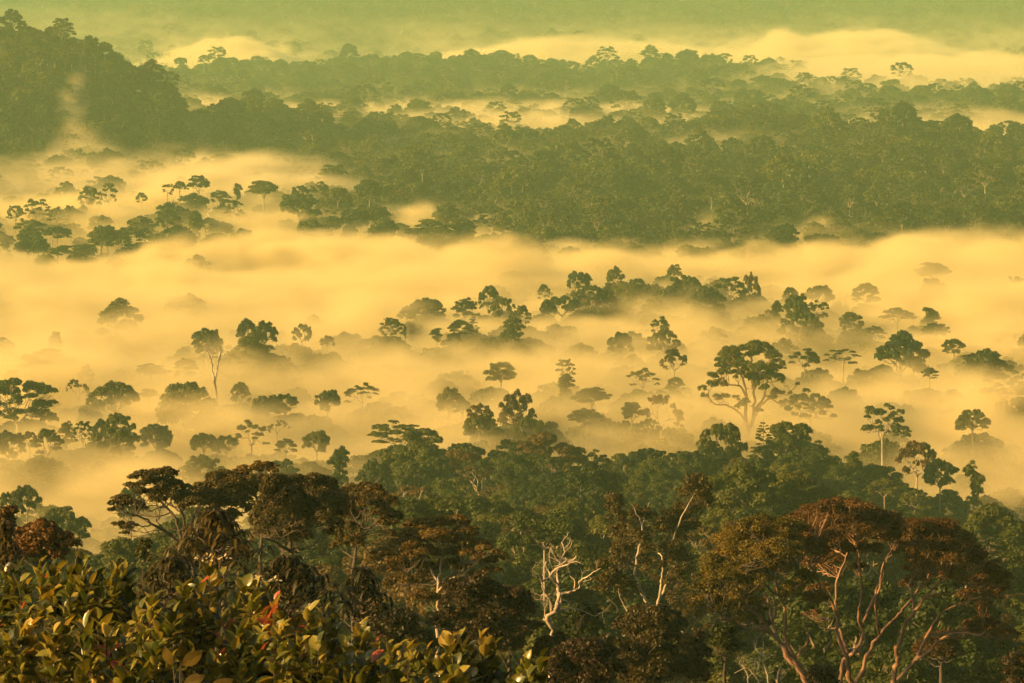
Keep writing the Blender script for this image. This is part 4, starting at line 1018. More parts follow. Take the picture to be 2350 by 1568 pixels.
# ------------------------------------------------------------------ the leafy shrubs close to the eye
M_BROAD = foliage_mat("broad_leaf", [(.012, .018, .003), (.034, .046, .005), (.095, .105, .012), (.24, .21, .03), (.42, .30, .07)], rough=.25, trans=.34, clump=.9, spec=.5, tcol=(1.5, 1.2, .6), tree_var=.2, leaf_var=.62)
M_REDLEAF = foliage_mat("red_leaf", [(.26, .05, .018), (.40, .10, .03)], rough=.35, trans=.45, spec=.5)
M_DROOP = foliage_mat("drooping_leaf", [(.010, .012, .003), (.022, .022, .005), (.048, .038, .008), (.095, .065, .014)], rough=.45, trans=.2, clump=.7, spec=.2)
M_BIG = foliage_mat("pleated_leaf", [(.075, .055, .007), (.16, .115, .014)], rough=.5, trans=.3, clump=1.5)
M_PETAL = foliage_mat("petal", [(.34, .27, .16), (.5, .42, .28)], rough=.6, trans=.3)

def leaf_blades(rng, P, D1, U, length, width, curl=.25, fold=.3, seg=4, var=.25):
    """Curved, folded blades: root P, direction D1, upper side U. Returns vertices and quads."""
    n = len(P)
    L = length * (1 + rng.uniform(-var, var, n)); Wd = width * (1 + rng.uniform(-var, var, n))
    S = unit(np.cross(D1, U)); U = unit(np.cross(S, D1))
    prof = np.array([0.10, .82, 1.0, .80, .07]) if seg == 4 else np.interp(np.linspace(0, 1, seg + 1), [0, .25, .5, .75, 1], [.06, .72, 1, .78, .05])
    Vs = []
    cu = curl * (1 + rng.uniform(-.8, .8, n))
    for i in range(seg + 1):
        t = i / seg
        c = P + D1 * (L * t * (1 - .25 * cu * t))[:, None] - U * (L * cu * t * t)[:, None]
        w = (Wd * .5 * prof[i])[:, None]; up = U * w * fold
        Vs += [c - S * w + up, c, c + S * w + up]
    V = np.stack(Vs, 1)                       # n, 3*(seg+1), 3
    k = 3 * (seg + 1)
    q = []
    for i in range(seg):
        a = 3 * i
        q += [[a, a + 1, a + 4, a + 3], [a + 1, a + 2, a + 5, a + 4]]
    Q = (np.arange(n)[:, None, None] * k + np.array(q)[None]).reshape(-1, 4)
    return V.reshape(-1, 3), Q

def broad_shrub(label, D, px, row, w, h, seed, n_shoot=16, red=.03, leaf=.33):
    """Upright shoots clothed in pairs of broad standing leaves."""
    rng = np.random.default_rng(seed)
    k = D / F
    foot = at(px, row, D); gz = g1(foot.x, D); org = np.array([foot.x, D, gz])
    t = thing("broad_leaved_shrub", label, "shrub", org, "broad-leaved shrubs at the lower left")
    st = Bag(); P, DI, UP, RED = [], [], [], []
    for i in range(n_shoot):
        ph = rng.uniform(0, 6.28); u = math.sqrt(rng.uniform(0, 1))
        x = u * math.cos(ph) * w * .5 * k; y = u * math.sin(ph) * w * .5 * k
        ztop = foot.z - gz - rng.uniform(0, .55) * h * k * (0.35 + u) - (u ** 2) * h * k * .25
        base = np.array([x * .25, y * .25, -0.1])
        tip = np.array([x, y, ztop])
        Q = spline([base, base * .4 + tip * .6 + np.array([x * .1, y * .1, -.15 * ztop * 0]), tip], 10)
        Q = Q + rng.normal(0, .02, Q.shape) * np.linspace(0, 1, 10)[:, None]
        st.tube(Q, np.linspace(.022, .008, 10), 5)
        m = rng.integers(16, 25)
        ax = unit(Q[-1] - Q[-3])
        is_red = rng.uniform() < red * 2
        for j in range(m):
            back = j * .08 * rng.uniform(.8, 1.2)
            f = max(0.0, 1 - back / max(.3, np.linalg.norm(Q[-1] - Q[0])))
            p = np.array([np.interp(f, np.linspace(0, 1, 10), Q[:, c]) for c in range(3)])
            a = j * 2.4 + rng.uniform(-.4, .4)
            out = np.array([math.cos(a), math.sin(a), 0])
            el = rng.uniform(.7, 1.4) if j < 4 else rng.uniform(-.1, 1.25)
            d = out * math.cos(el) + np.array([0, 0, math.sin(el)]) + rng.normal(0, .12, 3)
            P.append(p + out * .02); DI.append(unit(d)); UP.append(unit(np.array([0, 0, 1.0]) * math.cos(el) - out * math.sin(el) + rng.normal(0, .35, 3)))
            RED.append((is_red and j < 6 and rng.uniform() < .35) or rng.uniform() < red * .12)
    P, DI, UP, RED = np.array(P), np.array(DI), np.array(UP), np.array(RED)
    V, Q = leaf_blades(rng, P, DI, UP, leaf, leaf * .66, .14, .42)
    idx = np.repeat(RED.astype(np.int32), 8)
    link("foliage", mesh_from("broad_leaves", V, Q, [M_BROAD, M_REDLEAF], idx, True), t)
    link("stem", st.mesh("shoots", M_DARK, True), t)
    return t

SHRUBS = [  # label, depth, px, top row, width, height, shoots
    ("broad-leaved shrub at the far left edge under the orange-brown bush", 80, 20, 1300, 170, 200, 22),
    ("broad-leaved shrub with yellowish top leaves, second from left edge", 78, 110, 1288, 150, 200, 20),
    ("tall broad-leaved shrub with sunlit peach tips at left", 76, 187, 1266, 130, 240, 20),
    ("tall broad-leaved shrub with peach-coloured tip beside the other tall one", 77, 268, 1266, 130, 240, 20),
    ("broad-leaved shrub in the dip right of the two tall shrubs", 74, 345, 1372, 150, 200, 18),
    ("leafy shrub topped by pale blossom at lower left", 79, 462, 1284, 120, 240, 20),
    ("broad-leaved shrub with bright red leaves right of the blossom shrub", 77, 575, 1335, 140, 200, 22),
    ("broad-leaved shrub right beside the one with red leaves", 76, 655, 1362, 140, 190, 20),
    ("broad-leaved shrub with pale upright leaves left of centre", 78, 745, 1392, 130, 190, 20),
    ("broad-leaved shrub with large leaves below the brown skirted tree", 76, 840, 1432, 130, 190, 18),
    ("broad-leaved shrub low at centre-left near the bottom edge", 74, 925, 1478, 120, 170, 16),
    ("broad-leaved shrub with upright leaves under the white trunk", 76, 1020, 1445, 130, 170, 18),
    ("last tall broad-leaved shrub toward the right, near bottom centre", 77, 1110, 1448, 110, 170, 16),
    ("small broad-leaved shrub at the right end of the row", 74, 1210, 1500, 120, 150, 14),
    ("broad-leaved shrub in the lowest row at the left corner", 66, 40, 1425, 200, 200, 24),
    ("broad-leaved shrub in the lowest row under the peach-tipped shrubs", 65, 200, 1405, 200, 200, 24),
    ("broad-leaved shrub in the lowest row left of the pleated leaves", 64, 330, 1440, 170, 190, 20),
    ("broad-leaved shrub in the lowest row right of the pleated leaves", 65, 560, 1445, 180, 190, 22),
    ("broad-leaved shrub in the lowest row below the pale upright leaves", 64, 700, 1462, 190, 180, 22),
    ("broad-leaved shrub in the lowest row below the large leaves", 64, 850, 1500, 170, 160, 18),
    ("broad-leaved shrub in the lowest row toward bottom centre", 64, 1010, 1510, 150, 140, 14),
    ("small-leaved shrub mixed in the row's left half", 70, 95, 1370, 150, 200, 22),
    ("small-leaved shrub mixed in under the red-leaved one", 69, 640, 1425, 150, 180, 20),
    ("small-leaved shrub mixed in left of the pleated leaves", 70, 285, 1452, 120, 160, 20),
]
for i, (lab, D, px, row, w, h, ns) in enumerate(SHRUBS):
    sh = broad_shrub(lab, D, px, row, w, h, 600 + i, ns, .14 if "red leaves" in lab else .025, .21 if "small-leaved" in lab else .29)
    if "blossom" in lab:
        rng = np.random.default_rng(77)
        n = 34
        P = np.stack([rng.normal(.22, .16, n), rng.normal(0, .10, n), rng.normal(0, .05, n)], 1) + np.array([0, 0, at(px, row, D).z - sh.location.z + .02])
        V, Q = leaf_blades(rng, P, unit(rng.normal(size=(n, 3)) + np.array([0, -.3, .5])), unit(rng.normal(size=(n, 3))), .08, .035, .4, .2)
        link("blossom", mesh_from("blossom", V, Q, [M_PETAL], None, True), sh)

def drooping_tree(label, D, apex, w, h, seed, n_whorl=60, leaf=.42):
    """Tiers of branches, each ending in whorls of long hanging leaves."""
    rng = np.random.default_rng(seed)
    k = D / F
    top = at(apex[0], apex[1], D); gz = g1(top.x, D); org = np.array([top.x, D, gz])
    t = thing("drooping_leaved_tree", label, "tree", org, "drooping-leaved trees")
    tz = top.z - gz
    bag = Bag(); bag.tube(spline([[0, 0, -.4], [.1, 0, tz * .5], [0, 0, tz]], 10), np.linspace(.16, .04, 10), 7)
    br = Bag(); P, DI, UP = [], [], []
    for i in range(n_whorl):
        u = (i + .5) / n_whorl
        rad = w * .5 * k * (.12 + .9 * u) * rng.uniform(.45, 1.15); ph = i * 2.39996
        c = np.array([rad * math.cos(ph), rad * math.sin(ph) * .8, tz - h * k * u * rng.uniform(.75, 1.0)])
        limb(rng, (0, 0, max(.3, c[2] - rad * .45)), c, .035, .012, 6, .04, .3, br, 5)
        m = rng.integers(6, 10)
        for j in range(m):
            a = j * 6.283 / m + rng.uniform(-.3, .3); e = rng.uniform(-.1, .5)
            out = np.array([math.cos(a), math.sin(a), 0])
            P.append(c + out * .03); DI.append(out * math.cos(e) + np.array([0, 0, math.sin(e)])); UP.append(np.array([0, 0, 1.0]) * math.cos(e) - out * math.sin(e))
    P, DI, UP = map(np.array, (P, DI, UP))
    V, Q = leaf_blades(rng, P, unit(DI), unit(UP), leaf, leaf * .27, .8, .25, seg=5)
    link("trunk", bag.mesh("droop_trunk", M_DARK, True), t)
    link("branches", br.mesh("droop_branches", M_DARK, True), t)
    link("crown", mesh_from("droop_leaves", V, Q, [M_DROOP], None, True), t)
    return t
drooping_tree("dark pyramid-shaped tree of long drooping leaves at left", 118, (492, 1168), 300, 150, 701, 105, .34)
drooping_tree("low spreading tree of drooping leaves left of the blossom shrub", 108, (395, 1278), 240, 120, 702, 75, .31)
drooping_tree("low wide tree of drooping leaves right of the blossom shrub", 106, (660, 1275), 330, 130, 703, 105, .31)
drooping_tree("drooping-leaved tree low under the white-trunked tree's left side", 112, (830, 1300), 170, 130, 704, 58, .30)
drooping_tree("dark spiky-leaved tree at the left edge by the orange bush", 100, (8, 1195), 90, 120, 705, 40, .28)

# the plant with big pleated leaves at the bottom
def pleated_plant():
    D = 62.0
    rng = np.random.default_rng(9)
    f = at(425, 1600, D); gz = g1(f.x, D); org = np.array([f.x, D, gz])
    t = thing("pleated_leaf_plant", "plant with huge ribbed golden leaves at the bottom edge", "plant", org)
    st = Bag()
    for (px, row, dx, dz, L, wd, ux) in [(415, 1520, .15, 1.0, .36, .095, .7), (412, 1530, .80, .55, .48, .11, .5), (398, 1530, -.45, .9, .38, .095, -.6), (415, 1572, .85, .35, .44, .10, .3), (470, 1590, .9, .45, .54, .11, .5)]:
        p = np.array(at(px, row, D)) - org
        st.tube(spline([[0, 0, -.1], p * .5 + [0, .05, 0], p], 7), np.linspace(.02, .01, 7), 5)
        d = unit(np.array([dx, -.25, dz])); s = unit(np.cross(d, [ux, -1, .35])); u = np.cross(s, d)
        nl, nw = 28, 9
        V = []
        for i in range(nl + 1):
            a = i / nl; wv = wd * math.sin(min(1, a * 1.02 + .02) * math.pi) ** .9
            for j in range(-nw, nw + 1):
                b = j / nw
                rib = .02 * math.sin((a * 11 - abs(b) * 2.2) * 2 * math.pi)
                V.append(p + d * L * (a + .10 * abs(b) * (1 - a)) + s * wv * b + u * (rib - .16 * L * a * a + .10 * abs(b) * wv))
        n = 2 * nw + 1
        i = np.arange(nl)[:, None] * n + np.arange(n - 1)[None, :]
        link("leaf", mesh_from("pleated_leaf", np.array(V), np.stack([i, i + 1, i + n + 1, i + n], -1).reshape(-1, 4), [M_BIG], None, True), t)
    link("stem", st.mesh("pleated_stem", M_DARK, True), t)
pleated_plant()
# ------------------------------------------------------------------ the rest of the forest: one mass
def merged(name, cr, bole, L, r):
    """One tree as one mesh, for the mass of far trees."""
    Vs, Qs, Mi, n = [], [], [], 0
    for me, off, sc, k in ((bole, 0, (r, r, L + .3), 0), (cr.branches, L, (1, 1, 1), 0), (cr.leaves, L, (1, 1, 1), 1)):
        v = np.empty(len(me.vertices) * 3, np.float32); me.vertices.foreach_get("co", v); v = v.reshape(-1, 3) * np.array(sc) + np.array([0, 0, off])
        q = np.empty(len(me.loops), np.int32); me.loops.foreach_get("vertex_index", q); q = q.reshape(-1, 4)
        Vs.append(v); Qs.append(q + n); Mi.append(np.full(len(q), k)); n += len(v)
    me = mesh_from(name, np.concatenate(Vs), np.concatenate(Qs), [cr.branches.materials[0], cr.leaves.materials[0]], np.concatenate(Mi))
    return bpy.data.objects.new(name, me)

protos = bpy.data.collections.new("forest_kinds")
PR = []; PH = []
def add_proto(cr, L, r, bole=M_BARK, tint=(1, 1, 1)):
    o = merged("canopy_tree_%03d" % len(PR), cr, BOLES[bole.name][len(PR) % 3], L, r)
    o.color = (*tint, 1)
    protos.objects.link(o); PR.append(o); PH.append(cr.top + L)
# fine kinds for the near slope, coarse kinds for the hills
for i in range(6): add_proto(make_dome(211 + i, 0.15, M_GREEN, M_BARK, 5.2, 5 + (i % 3), 10 + i), 7 + (i % 3), .3)
for i in range(2): add_proto(make_tiers(221 + i, 0.17, M_GREEN, M_BARK, 5.5, 4.5, 11, zs=.35), 8, .3)
for i in range(1): add_proto(make_open(231 + i, 0.17, M_BROWN, M_PALE, 5, 5, 18), 9, .28, M_PALE)
for i in range(3): add_proto(make_dome(236 + i, 0.15, M_BROWN, M_BARK, 5.2, 5 + i, 12, hole=.1), 7 + i, .3, tint=[(.5, .55, .5), (.75, .85, .6), (.55, .75, .6)][i])
NF = len(PR)
for i in range(5): add_proto(make_dome(241 + i, 0.62, M_GREEN, M_BARK, 7.5, 6.5 + 1.5 * (i % 3), 12 + 2 * i), 10 + 2 * (i % 3), .4)
for i in range(2): add_proto(make_dome(251 + i, 0.55, M_GREEN, M_BARK, 8, 5, 15, zs=.5, squash=.6, rl=(.22, .36)), 13, .4)
for i in range(2): add_proto(make_open(261 + i, 0.5, M_GREEN, M_BARK, 8, 8, 20), 18, .45, M_PALE)
for i in range(1): add_proto(make_column(271 + i, 0.5, M_GREEN, M_BARK), 7, .4)
for i in range(1): add_proto(make_dome(281, 0.55, M_RUST, M_PALE, 7, 6.5, 14, rl=(.2, .34)), 14, .4, M_PALE)
for i in range(1): add_proto(make_bare(291, M_PALE, leafy=M_BROWN, depth=4, leaf=.4), 15, .4, M_PALE)
for i in range(4): add_proto(make_dome(301 + i, 0.6, M_GREEN, M_BARK, 7.5, 7 + i, 14), 10 + 2 * i, .4, tint=[(1.7, 1.5, 1.1), (.55, .6, .55), (1.4, 1.0, .8), (1.2, 1.5, 1.1)][i])
NC = len(PR) - NF

def scatter():
    rng = np.random.default_rng(42)
    P, K, Sc, Rz = [], [], [], []
    def put(y0, y1, step, half, kinds, weights, smin, smax, keep=None):
        ys = np.arange(y0, y1, step)
        for y in ys:
            w = half(y)
            xs = np.arange(-w, w, step)
            x = xs + rng.uniform(-.5, .5, len(xs)) * step; yy = y + rng.uniform(-.5, .5, len(xs)) * step
            ok = np.ones(len(xs), bool)
            if keep is not None: ok &= keep(x, yy, rng)
            x, yy = x[ok], yy[ok]
            if not len(x): continue
            z = ground(x, yy)
            P.append(np.stack([x, yy, z], 1)); n = len(x)
            K.append(rng.choice(kinds, n, p=np.array(weights) / sum(weights)))
            Sc.append(rng.uniform(smin, smax, n) * (1 + .35 * (rng.uniform(size=n) < .06))); Rz.append(rng.uniform(0, 6.28, n))
    near = list(range(NF)); nw = [3] * 6 + [1.2] * 2 + [.25] + [1.1, .9, 1.1]
    fw = [2.4] * 5 + [2] * 2 + [1.1] * 2 + [.6] + [.3] + [.08] + [1.3, 2, 1.0, 1.3]
    far = list(range(NF, NF + NC))
    fv = list(fw); fv[7] = fv[8] = .12
    fr = lambda y: 0.155 * y + 25
    def not_near_things(x, y, rng):
        ok = np.ones(len(x), bool)
        for tx, ty, r, k, tz in PLACED:
            ok &= (np.hypot(x - tx, (y - ty)) > r * 0.55)
        return ok
    put(330, 1010, 7.6, fr, near, nw, .65, 1.3, not_near_things)
    put(1060, 1300, 13, fr, far, fv, .5, .9, not_near_things)
    def thin_left(x, y, rng):
        return not_near_things(x, y, rng) & ~((px_of(x, y) < 1000) & (y > 1640) & (rng.uniform(size=len(x)) < .8))
    put(1300, 2150, 14, fr, far, fv, .6, 1.08, thin_left)         # under the mist
    def thin_ridge(x, y, rng):
        return not_near_things(x, y, rng) & ~((px_of(x, y) < 1190) & (y < 2450) & (rng.uniform(size=len(x)) < .78))
    put(2150, 3500, 11.5, fr, far, fw, .55, 1.25, thin_ridge)
    put(3500, 5900, 14, fr, far, fw, .65, 1.5)
    put(5900, 6700, 28, fr, far, fw, 1, 1.5)
    put(6700, 9600, 21, lambda y: .145 * y + 30, far, fw, .9, 2.1)
    put(9600, 13500, 34, lambda y: .145 * y + 30, far, fw, 1.5, 2.5)
    # lower trees crowd round the single trees in the mist
    for tx, ty, r, k, tz in PLACED:
        if not 1040 < ty < 2200: continue
        for _ in range(4):
            a = rng.uniform(0, 6.28); q = r * rng.uniform(.45, 1.5)
            x, y = tx + q * math.cos(a), ty + q * math.sin(a) * 1.3
            z = g1(x, y); kk = int(rng.choice(far, p=np.array(fv) / sum(fv)))
            sc = float(np.clip((tz - z) * rng.uniform(.5, .82) / PH[kk], .45, 1.5))
            P.append(np.array([[x, y, z]])); K.append(np.array([kk])); Sc.append(np.array([sc])); Rz.append(rng.uniform(0, 6.28, 1))
    P = np.concatenate(P); K = np.concatenate(K); Sc = np.concatenate(Sc); Rz = np.concatenate(Rz)
    me = bpy.data.meshes.new("forest_points")
    me.vertices.add(len(P)); me.vertices.foreach_set("co", P.astype(np.float32).ravel())
    for nme, typ, arr in (("kind_index", 'INT', K), ("size", 'FLOAT', Sc), ("turn", 'FLOAT', Rz)):
        a = me.attributes.new(nme, typ, 'POINT'); a.data.foreach_set("value", arr.astype(np.int32 if typ == 'INT' else np.float32))
    me.update()
    print("forest trees", len(P))
    o = link("forest", me, kind="stuff")
    o["label"] = "unbroken rainforest canopy covering the slopes and far hills"
    ng = bpy.data.node_groups.new("forest_trees", "GeometryNodeTree")
    ng.interface.new_socket("Geometry", in_out='INPUT', socket_type='NodeSocketGeometry')
    ng.interface.new_socket("Geometry", in_out='OUTPUT', socket_type='NodeSocketGeometry')
    N, L = ng.nodes.new, ng.links.new
    gi, go = N("NodeGroupInput"), N("NodeGroupOutput")
    ci = N("GeometryNodeCollectionInfo"); ci.inputs[0].default_value = protos; ci.inputs["Separate Children"].default_value = True; ci.inputs["Reset Children"].default_value = True
    ip = N("GeometryNodeInstanceOnPoints"); ip.inputs["Pick Instance"].default_value = True
    def attr(n, t):
        a = N("GeometryNodeInputNamedAttribute"); a.data_type = t; a.inputs[0].default_value = n; return a.outputs[0]
    cx = N("ShaderNodeCombineXYZ"); L(attr("turn", 'FLOAT'), cx.inputs[2])
    L(gi.outputs[0], ip.inputs["Points"]); L(ci.outputs[0], ip.inputs["Instance"]); L(attr("kind_index", 'INT'), ip.inputs["Instance Index"])
    L(cx.outputs[0], ip.inputs["Rotation"]); L(attr("size", 'FLOAT'), ip.inputs["Scale"])
    L(ip.outputs[0], go.inputs[0])
    md = o.modifiers.new("trees", 'NODES'); md.node_group = ng
scatter()
# ------------------------------------------------------------------ mist and air
def volume_mat(name, color, density, g, use_grid=True):
    m, nt, out = new_mat(name)
    p = nt.nodes.new("ShaderNodeVolumePrincipled")
    p.inputs["Color"].default_value = (*color, 1)
    p.inputs["Density"].default_value = density
    p.inputs["Anisotropy"].default_value = g
    if not use_grid: p.inputs["Density Attribute"].default_value = ""
    nt.links.new(p.outputs[0], out.inputs["Volume"])
    return m

# mist top as seen in the picture: for each depth, rows of the mist's upper edge along columns (None = no mist)
MCOL = [-500, 0, 300, 600, 900, 1200, 1500, 1800, 2100, 2350, 2900]
MTOP = [   # depth, height of the mist top (metres) along MCOL, strength along MCOL
    (820,  [23, 24, 22, 17, -6, -8, -8, -8, -8, 4, 14], [.5, .5, .5, .4, 0, 0, 0, 0, 0, .2, .3]),
    (960,  [32, 32, 31, 27, 12, 10, 8, 10, 14, 24, 28], [.8, .8, .8, .6, .25, .2, .2, .2, .3, .6, .7]),
    (1080, [33, 33, 32, 30, 26, 24, 24, 26, 30, 33, 33], [.7, .7, .7, .5, .4, .4, .4, .4, .45, .6, .6]),
    (1250, [33, 33, 32, 32, 32, 32, 32, 33, 35, 36, 36], [.5, .5, .5, .5, .5, .5, .5, .6, .65, .7, .7]),
    (1500, [33, 33, 32, 32, 32, 32, 31, 32, 34, 35, 35], [.65, .65, .65, .65, .6, .6, .5, .55, .7, .8, .8]),
    (1680, [37, 37, 36, 35, 33, 30, 28, 29, 33, 35, 36], [1.3, 1.3, 1.3, 1.2, 1, .7, .5, .6, .8, .9, .9]),
    (1850, [44, 44, 43, 42, 40, 34, 29, 30, 33, 34, 34], [2.2, 2.2, 2.2, 2.1, 1.8, 1.3, 1, .9, 1, 1, 1]),
    (2050, [37, 37, 37, 37, 35, 32, 30, 33, 35, 36, 37], [2.2, 2.2, 2.1, 2, 1.8, 1.5, 1.3, 1.3, 1.3, 1.3, 1.3]),
    (2180, [30, 30, 30, 30, 26, 25, 26, 30, 31, 33, 34], [.9, .9, .9, .9, .9, .9, .9, 1, 1.1, 1.1, 1.1]),
    (2240, [45, 45, 46, 45, 34, 26, 22, 20, 20, 22, 22], [1.6, 1.6, 1.6, 1.6, 1, .7, .4, .4, .4, .5, .5]),
    (2330, [47, 47, 49, 49, 39, 32, 20, 18, 16, 18, 18], [1.4, 1.4, 1.4, 1.5, 1.1, .4, .2, .1, .05, .05, .05]),
    (2420, [49, 49, 51, 51, 44, 35, 15, 5, 5, 5, 5], [1.2, 1.2, 1.2, 1.3, 1.0, .6, .1, 0, 0, 0, 0]),
    (2600, [61, 61, 61, 60, 44, 20, 10, 10, 10, 10, 10], [1.5, 1.5, 1.5, 1.5, .8, .05, .05, 0, 0, 0, 0]),
    (2800, [62, 62, 61, 60, 48, 30, 28, 28, 20, 20, 20], [1.4, 1.4, 1.4, 1.4, .7, .1, .1, .1, 0, 0, 0]),
    (2900, [54, 54, 54, 54, 58, 58, 58, 52, 50, 50, 50], [.3, .3, .3, .35, .55, .6, .5, .2, .1, .05, .05]),
    (3120, [54, 60, 60, 56, 60, 60, 60, 66, 78, 80, 80], [.3, .3, .3, .25, .4, .4, .35, .35, .6, .7, .7]),
    (3500, [92, 92, 84, 68, 67, 66, 66, 56, 66, 62, 60], [.3, .3, .3, .7, 1.1, 1.1, 1.1, .3, .35, .3, .3]),
    (3800, [96, 96, 88, 70, 70, 70, 70, 58, 70, 64, 60], [.3, .3, .3, .7, 1.1, 1.1, 1.1, .3, .35, .3, .3]),
    (4200, [80, 80, 80, 70, 70, 70, 72, 72, 72, 70, 70], [.2, .2, .2, .2, .2, .2, .2, .2, .25, .25, .25]),
    (4900, [80, 80, 80, 80, 80, 80, 80, 98, 108, 100, 104], [.06, .06, .06, .06, .06, .06, .06, .2, .5, .3, .5]),
    (5300, [90, 90, 90, 90, 90, 90, 90, 104, 112, 102, 108], [.06, .06, .06, .06, .06, .06, .06, .3, .7, .4, .7]),
    (5800, [86, 84, 84, 84, 84, 92, 92, 96, 104, 100, 104], [.15, .15, .15, .15, .15, .25, .25, .3, .4, .2, .4]),
    (6200, [92, 90, 88, 86, 86, 96, 96, 100, 108, 100, 104], [.12, .12, .12, .12, .12, .25, .25, .3, .4, .2, .3]),
    (6700, [190, 190, 170, 160, 170, 150, 150, 160, 160, 180, 180], [.04, .04, .04, .04, .04, .1, .1, .1, .1, .04, .04]),
    (6900, [190, 190, 190, 190, 190, 190, 190, 190, 190, 190, 190], [.05, .05, .05, .05, .05, .05, .05, .05, .05, .05, .05]),
    (6950, [60] * 11, [0] * 11),
]

PUFFS = [  # px, depth, half width px, half depth m, top (m), strength: banks and wisps of their own
    (525, 6050, 150, 330, 134, 2.4), (1330, 6050, 370, 330, 130, 1.4), (1790, 6000, 70, 200, 148, .4), (1980, 6050, 200, 340, 143, 1.0), (2000, 5350, 170, 220, 112, .4), (2290, 5300, 130, 240, 114, .6),
    (186, 2985, 30, 44, 130, .22), (174, 2950, 36, 44, 122, .3), (162, 2920, 40, 44, 113, .38), (154, 2888, 44, 44, 104, .45), (160, 2850, 46, 44, 94, .6), (180, 2820, 60, 44, 80, .6), (110, 2995, 60, 40, 124, .2), (5, 2970, 24, 40, 138, .4),
    (430, 3030, 70, 70, 84, .5), (200, 3180, 80, 60, 142, .5), (640, 3290, 60, 50, 62, .5), (1200, 2700, 60, 60, 60, .4), (1650, 2300, 40, 30, 42, .25),
    (1640, 2240, 90, 40, 38, .5), (1050, 2420, 130, 110, 40, .4), (330, 2345, 45, 40, 52, 1.0), (165, 2345, 35, 40, 50, .9), (2150, 1950, 300, 140, 40, .5), (1500, 1500, 130, 90, 34, .35), (650, 1250, 120, 60, 32, .3), (2250, 1500, 140, 90, 38, .4),
]

def mist_top_object():
    ys = np.concatenate([np.arange(800, 3000, 12.0), np.arange(3000, 7000, 22.0)]); n = 200
    D = np.array([r[0] for r in MTOP]); Zt = np.array([r[1] for r in MTOP], float); St = np.array([r[2] for r in MTOP], float)
    V, A = [], []
    for y in ys:
        x = np.linspace(-1, 1, n) * (0.2 * y + 60)
        px = px_of(x, y)
        zr = np.array([np.interp(y, D, Zt[:, j]) for j in range(len(MCOL))]); sr = np.array([np.interp(y, D, St[:, j]) for j in range(len(MCOL))])
        # smooth column interpolation
        z = np.interp(px, MCOL, zr); s = np.interp(px, MCOL, sr)
        for qx, qy, hw, hd, zt, st in PUFFS:
            g = np.exp(-((px - qx) / hw) ** 2 * 1.1 - ((y - qy) / hd) ** 2 * 1.1)
            z = np.maximum(z, z + (zt - z) * np.minimum(1, g * 1.15)); s = s + st * g
        z = z + (fbm(x / 120, np.full(n, y) / 170, 21, 4) - .5) * (26 if y < 4500 else 16) + (fbm(x / 34, np.full(n, y) / 50, 27, 3) - .5) * 9
        s = s * (0.2 + 1.6 * fbm(x / 90, np.full(n, y) / 120, 33, 3)) * (0.45 + .75 * smooth(.32, .62, fbm(x / 150 + 7, np.full(n, y) / 210, 41, 3)))
        V.append(np.stack([x, np.full(n, y), z], 1)); A.append(s)
    V = np.concatenate(V); A = np.concatenate(A)
    i = np.arange(len(ys) - 1)[:, None] * n + np.arange(n - 1)[None, :]
    Q = np.stack([i, i + 1, i + n + 1, i + n], -1).reshape(-1, 4)
    me = mesh_from("mist_top", V, Q)
    a = me.attributes.new("strength", 'FLOAT', 'POINT'); a.data.foreach_set("value", A.astype(np.float32))
    return bpy.data.objects.new("mist_top", me)          # only read by the mist's node tree; not in the scene
MIST_TOP = mist_top_object()

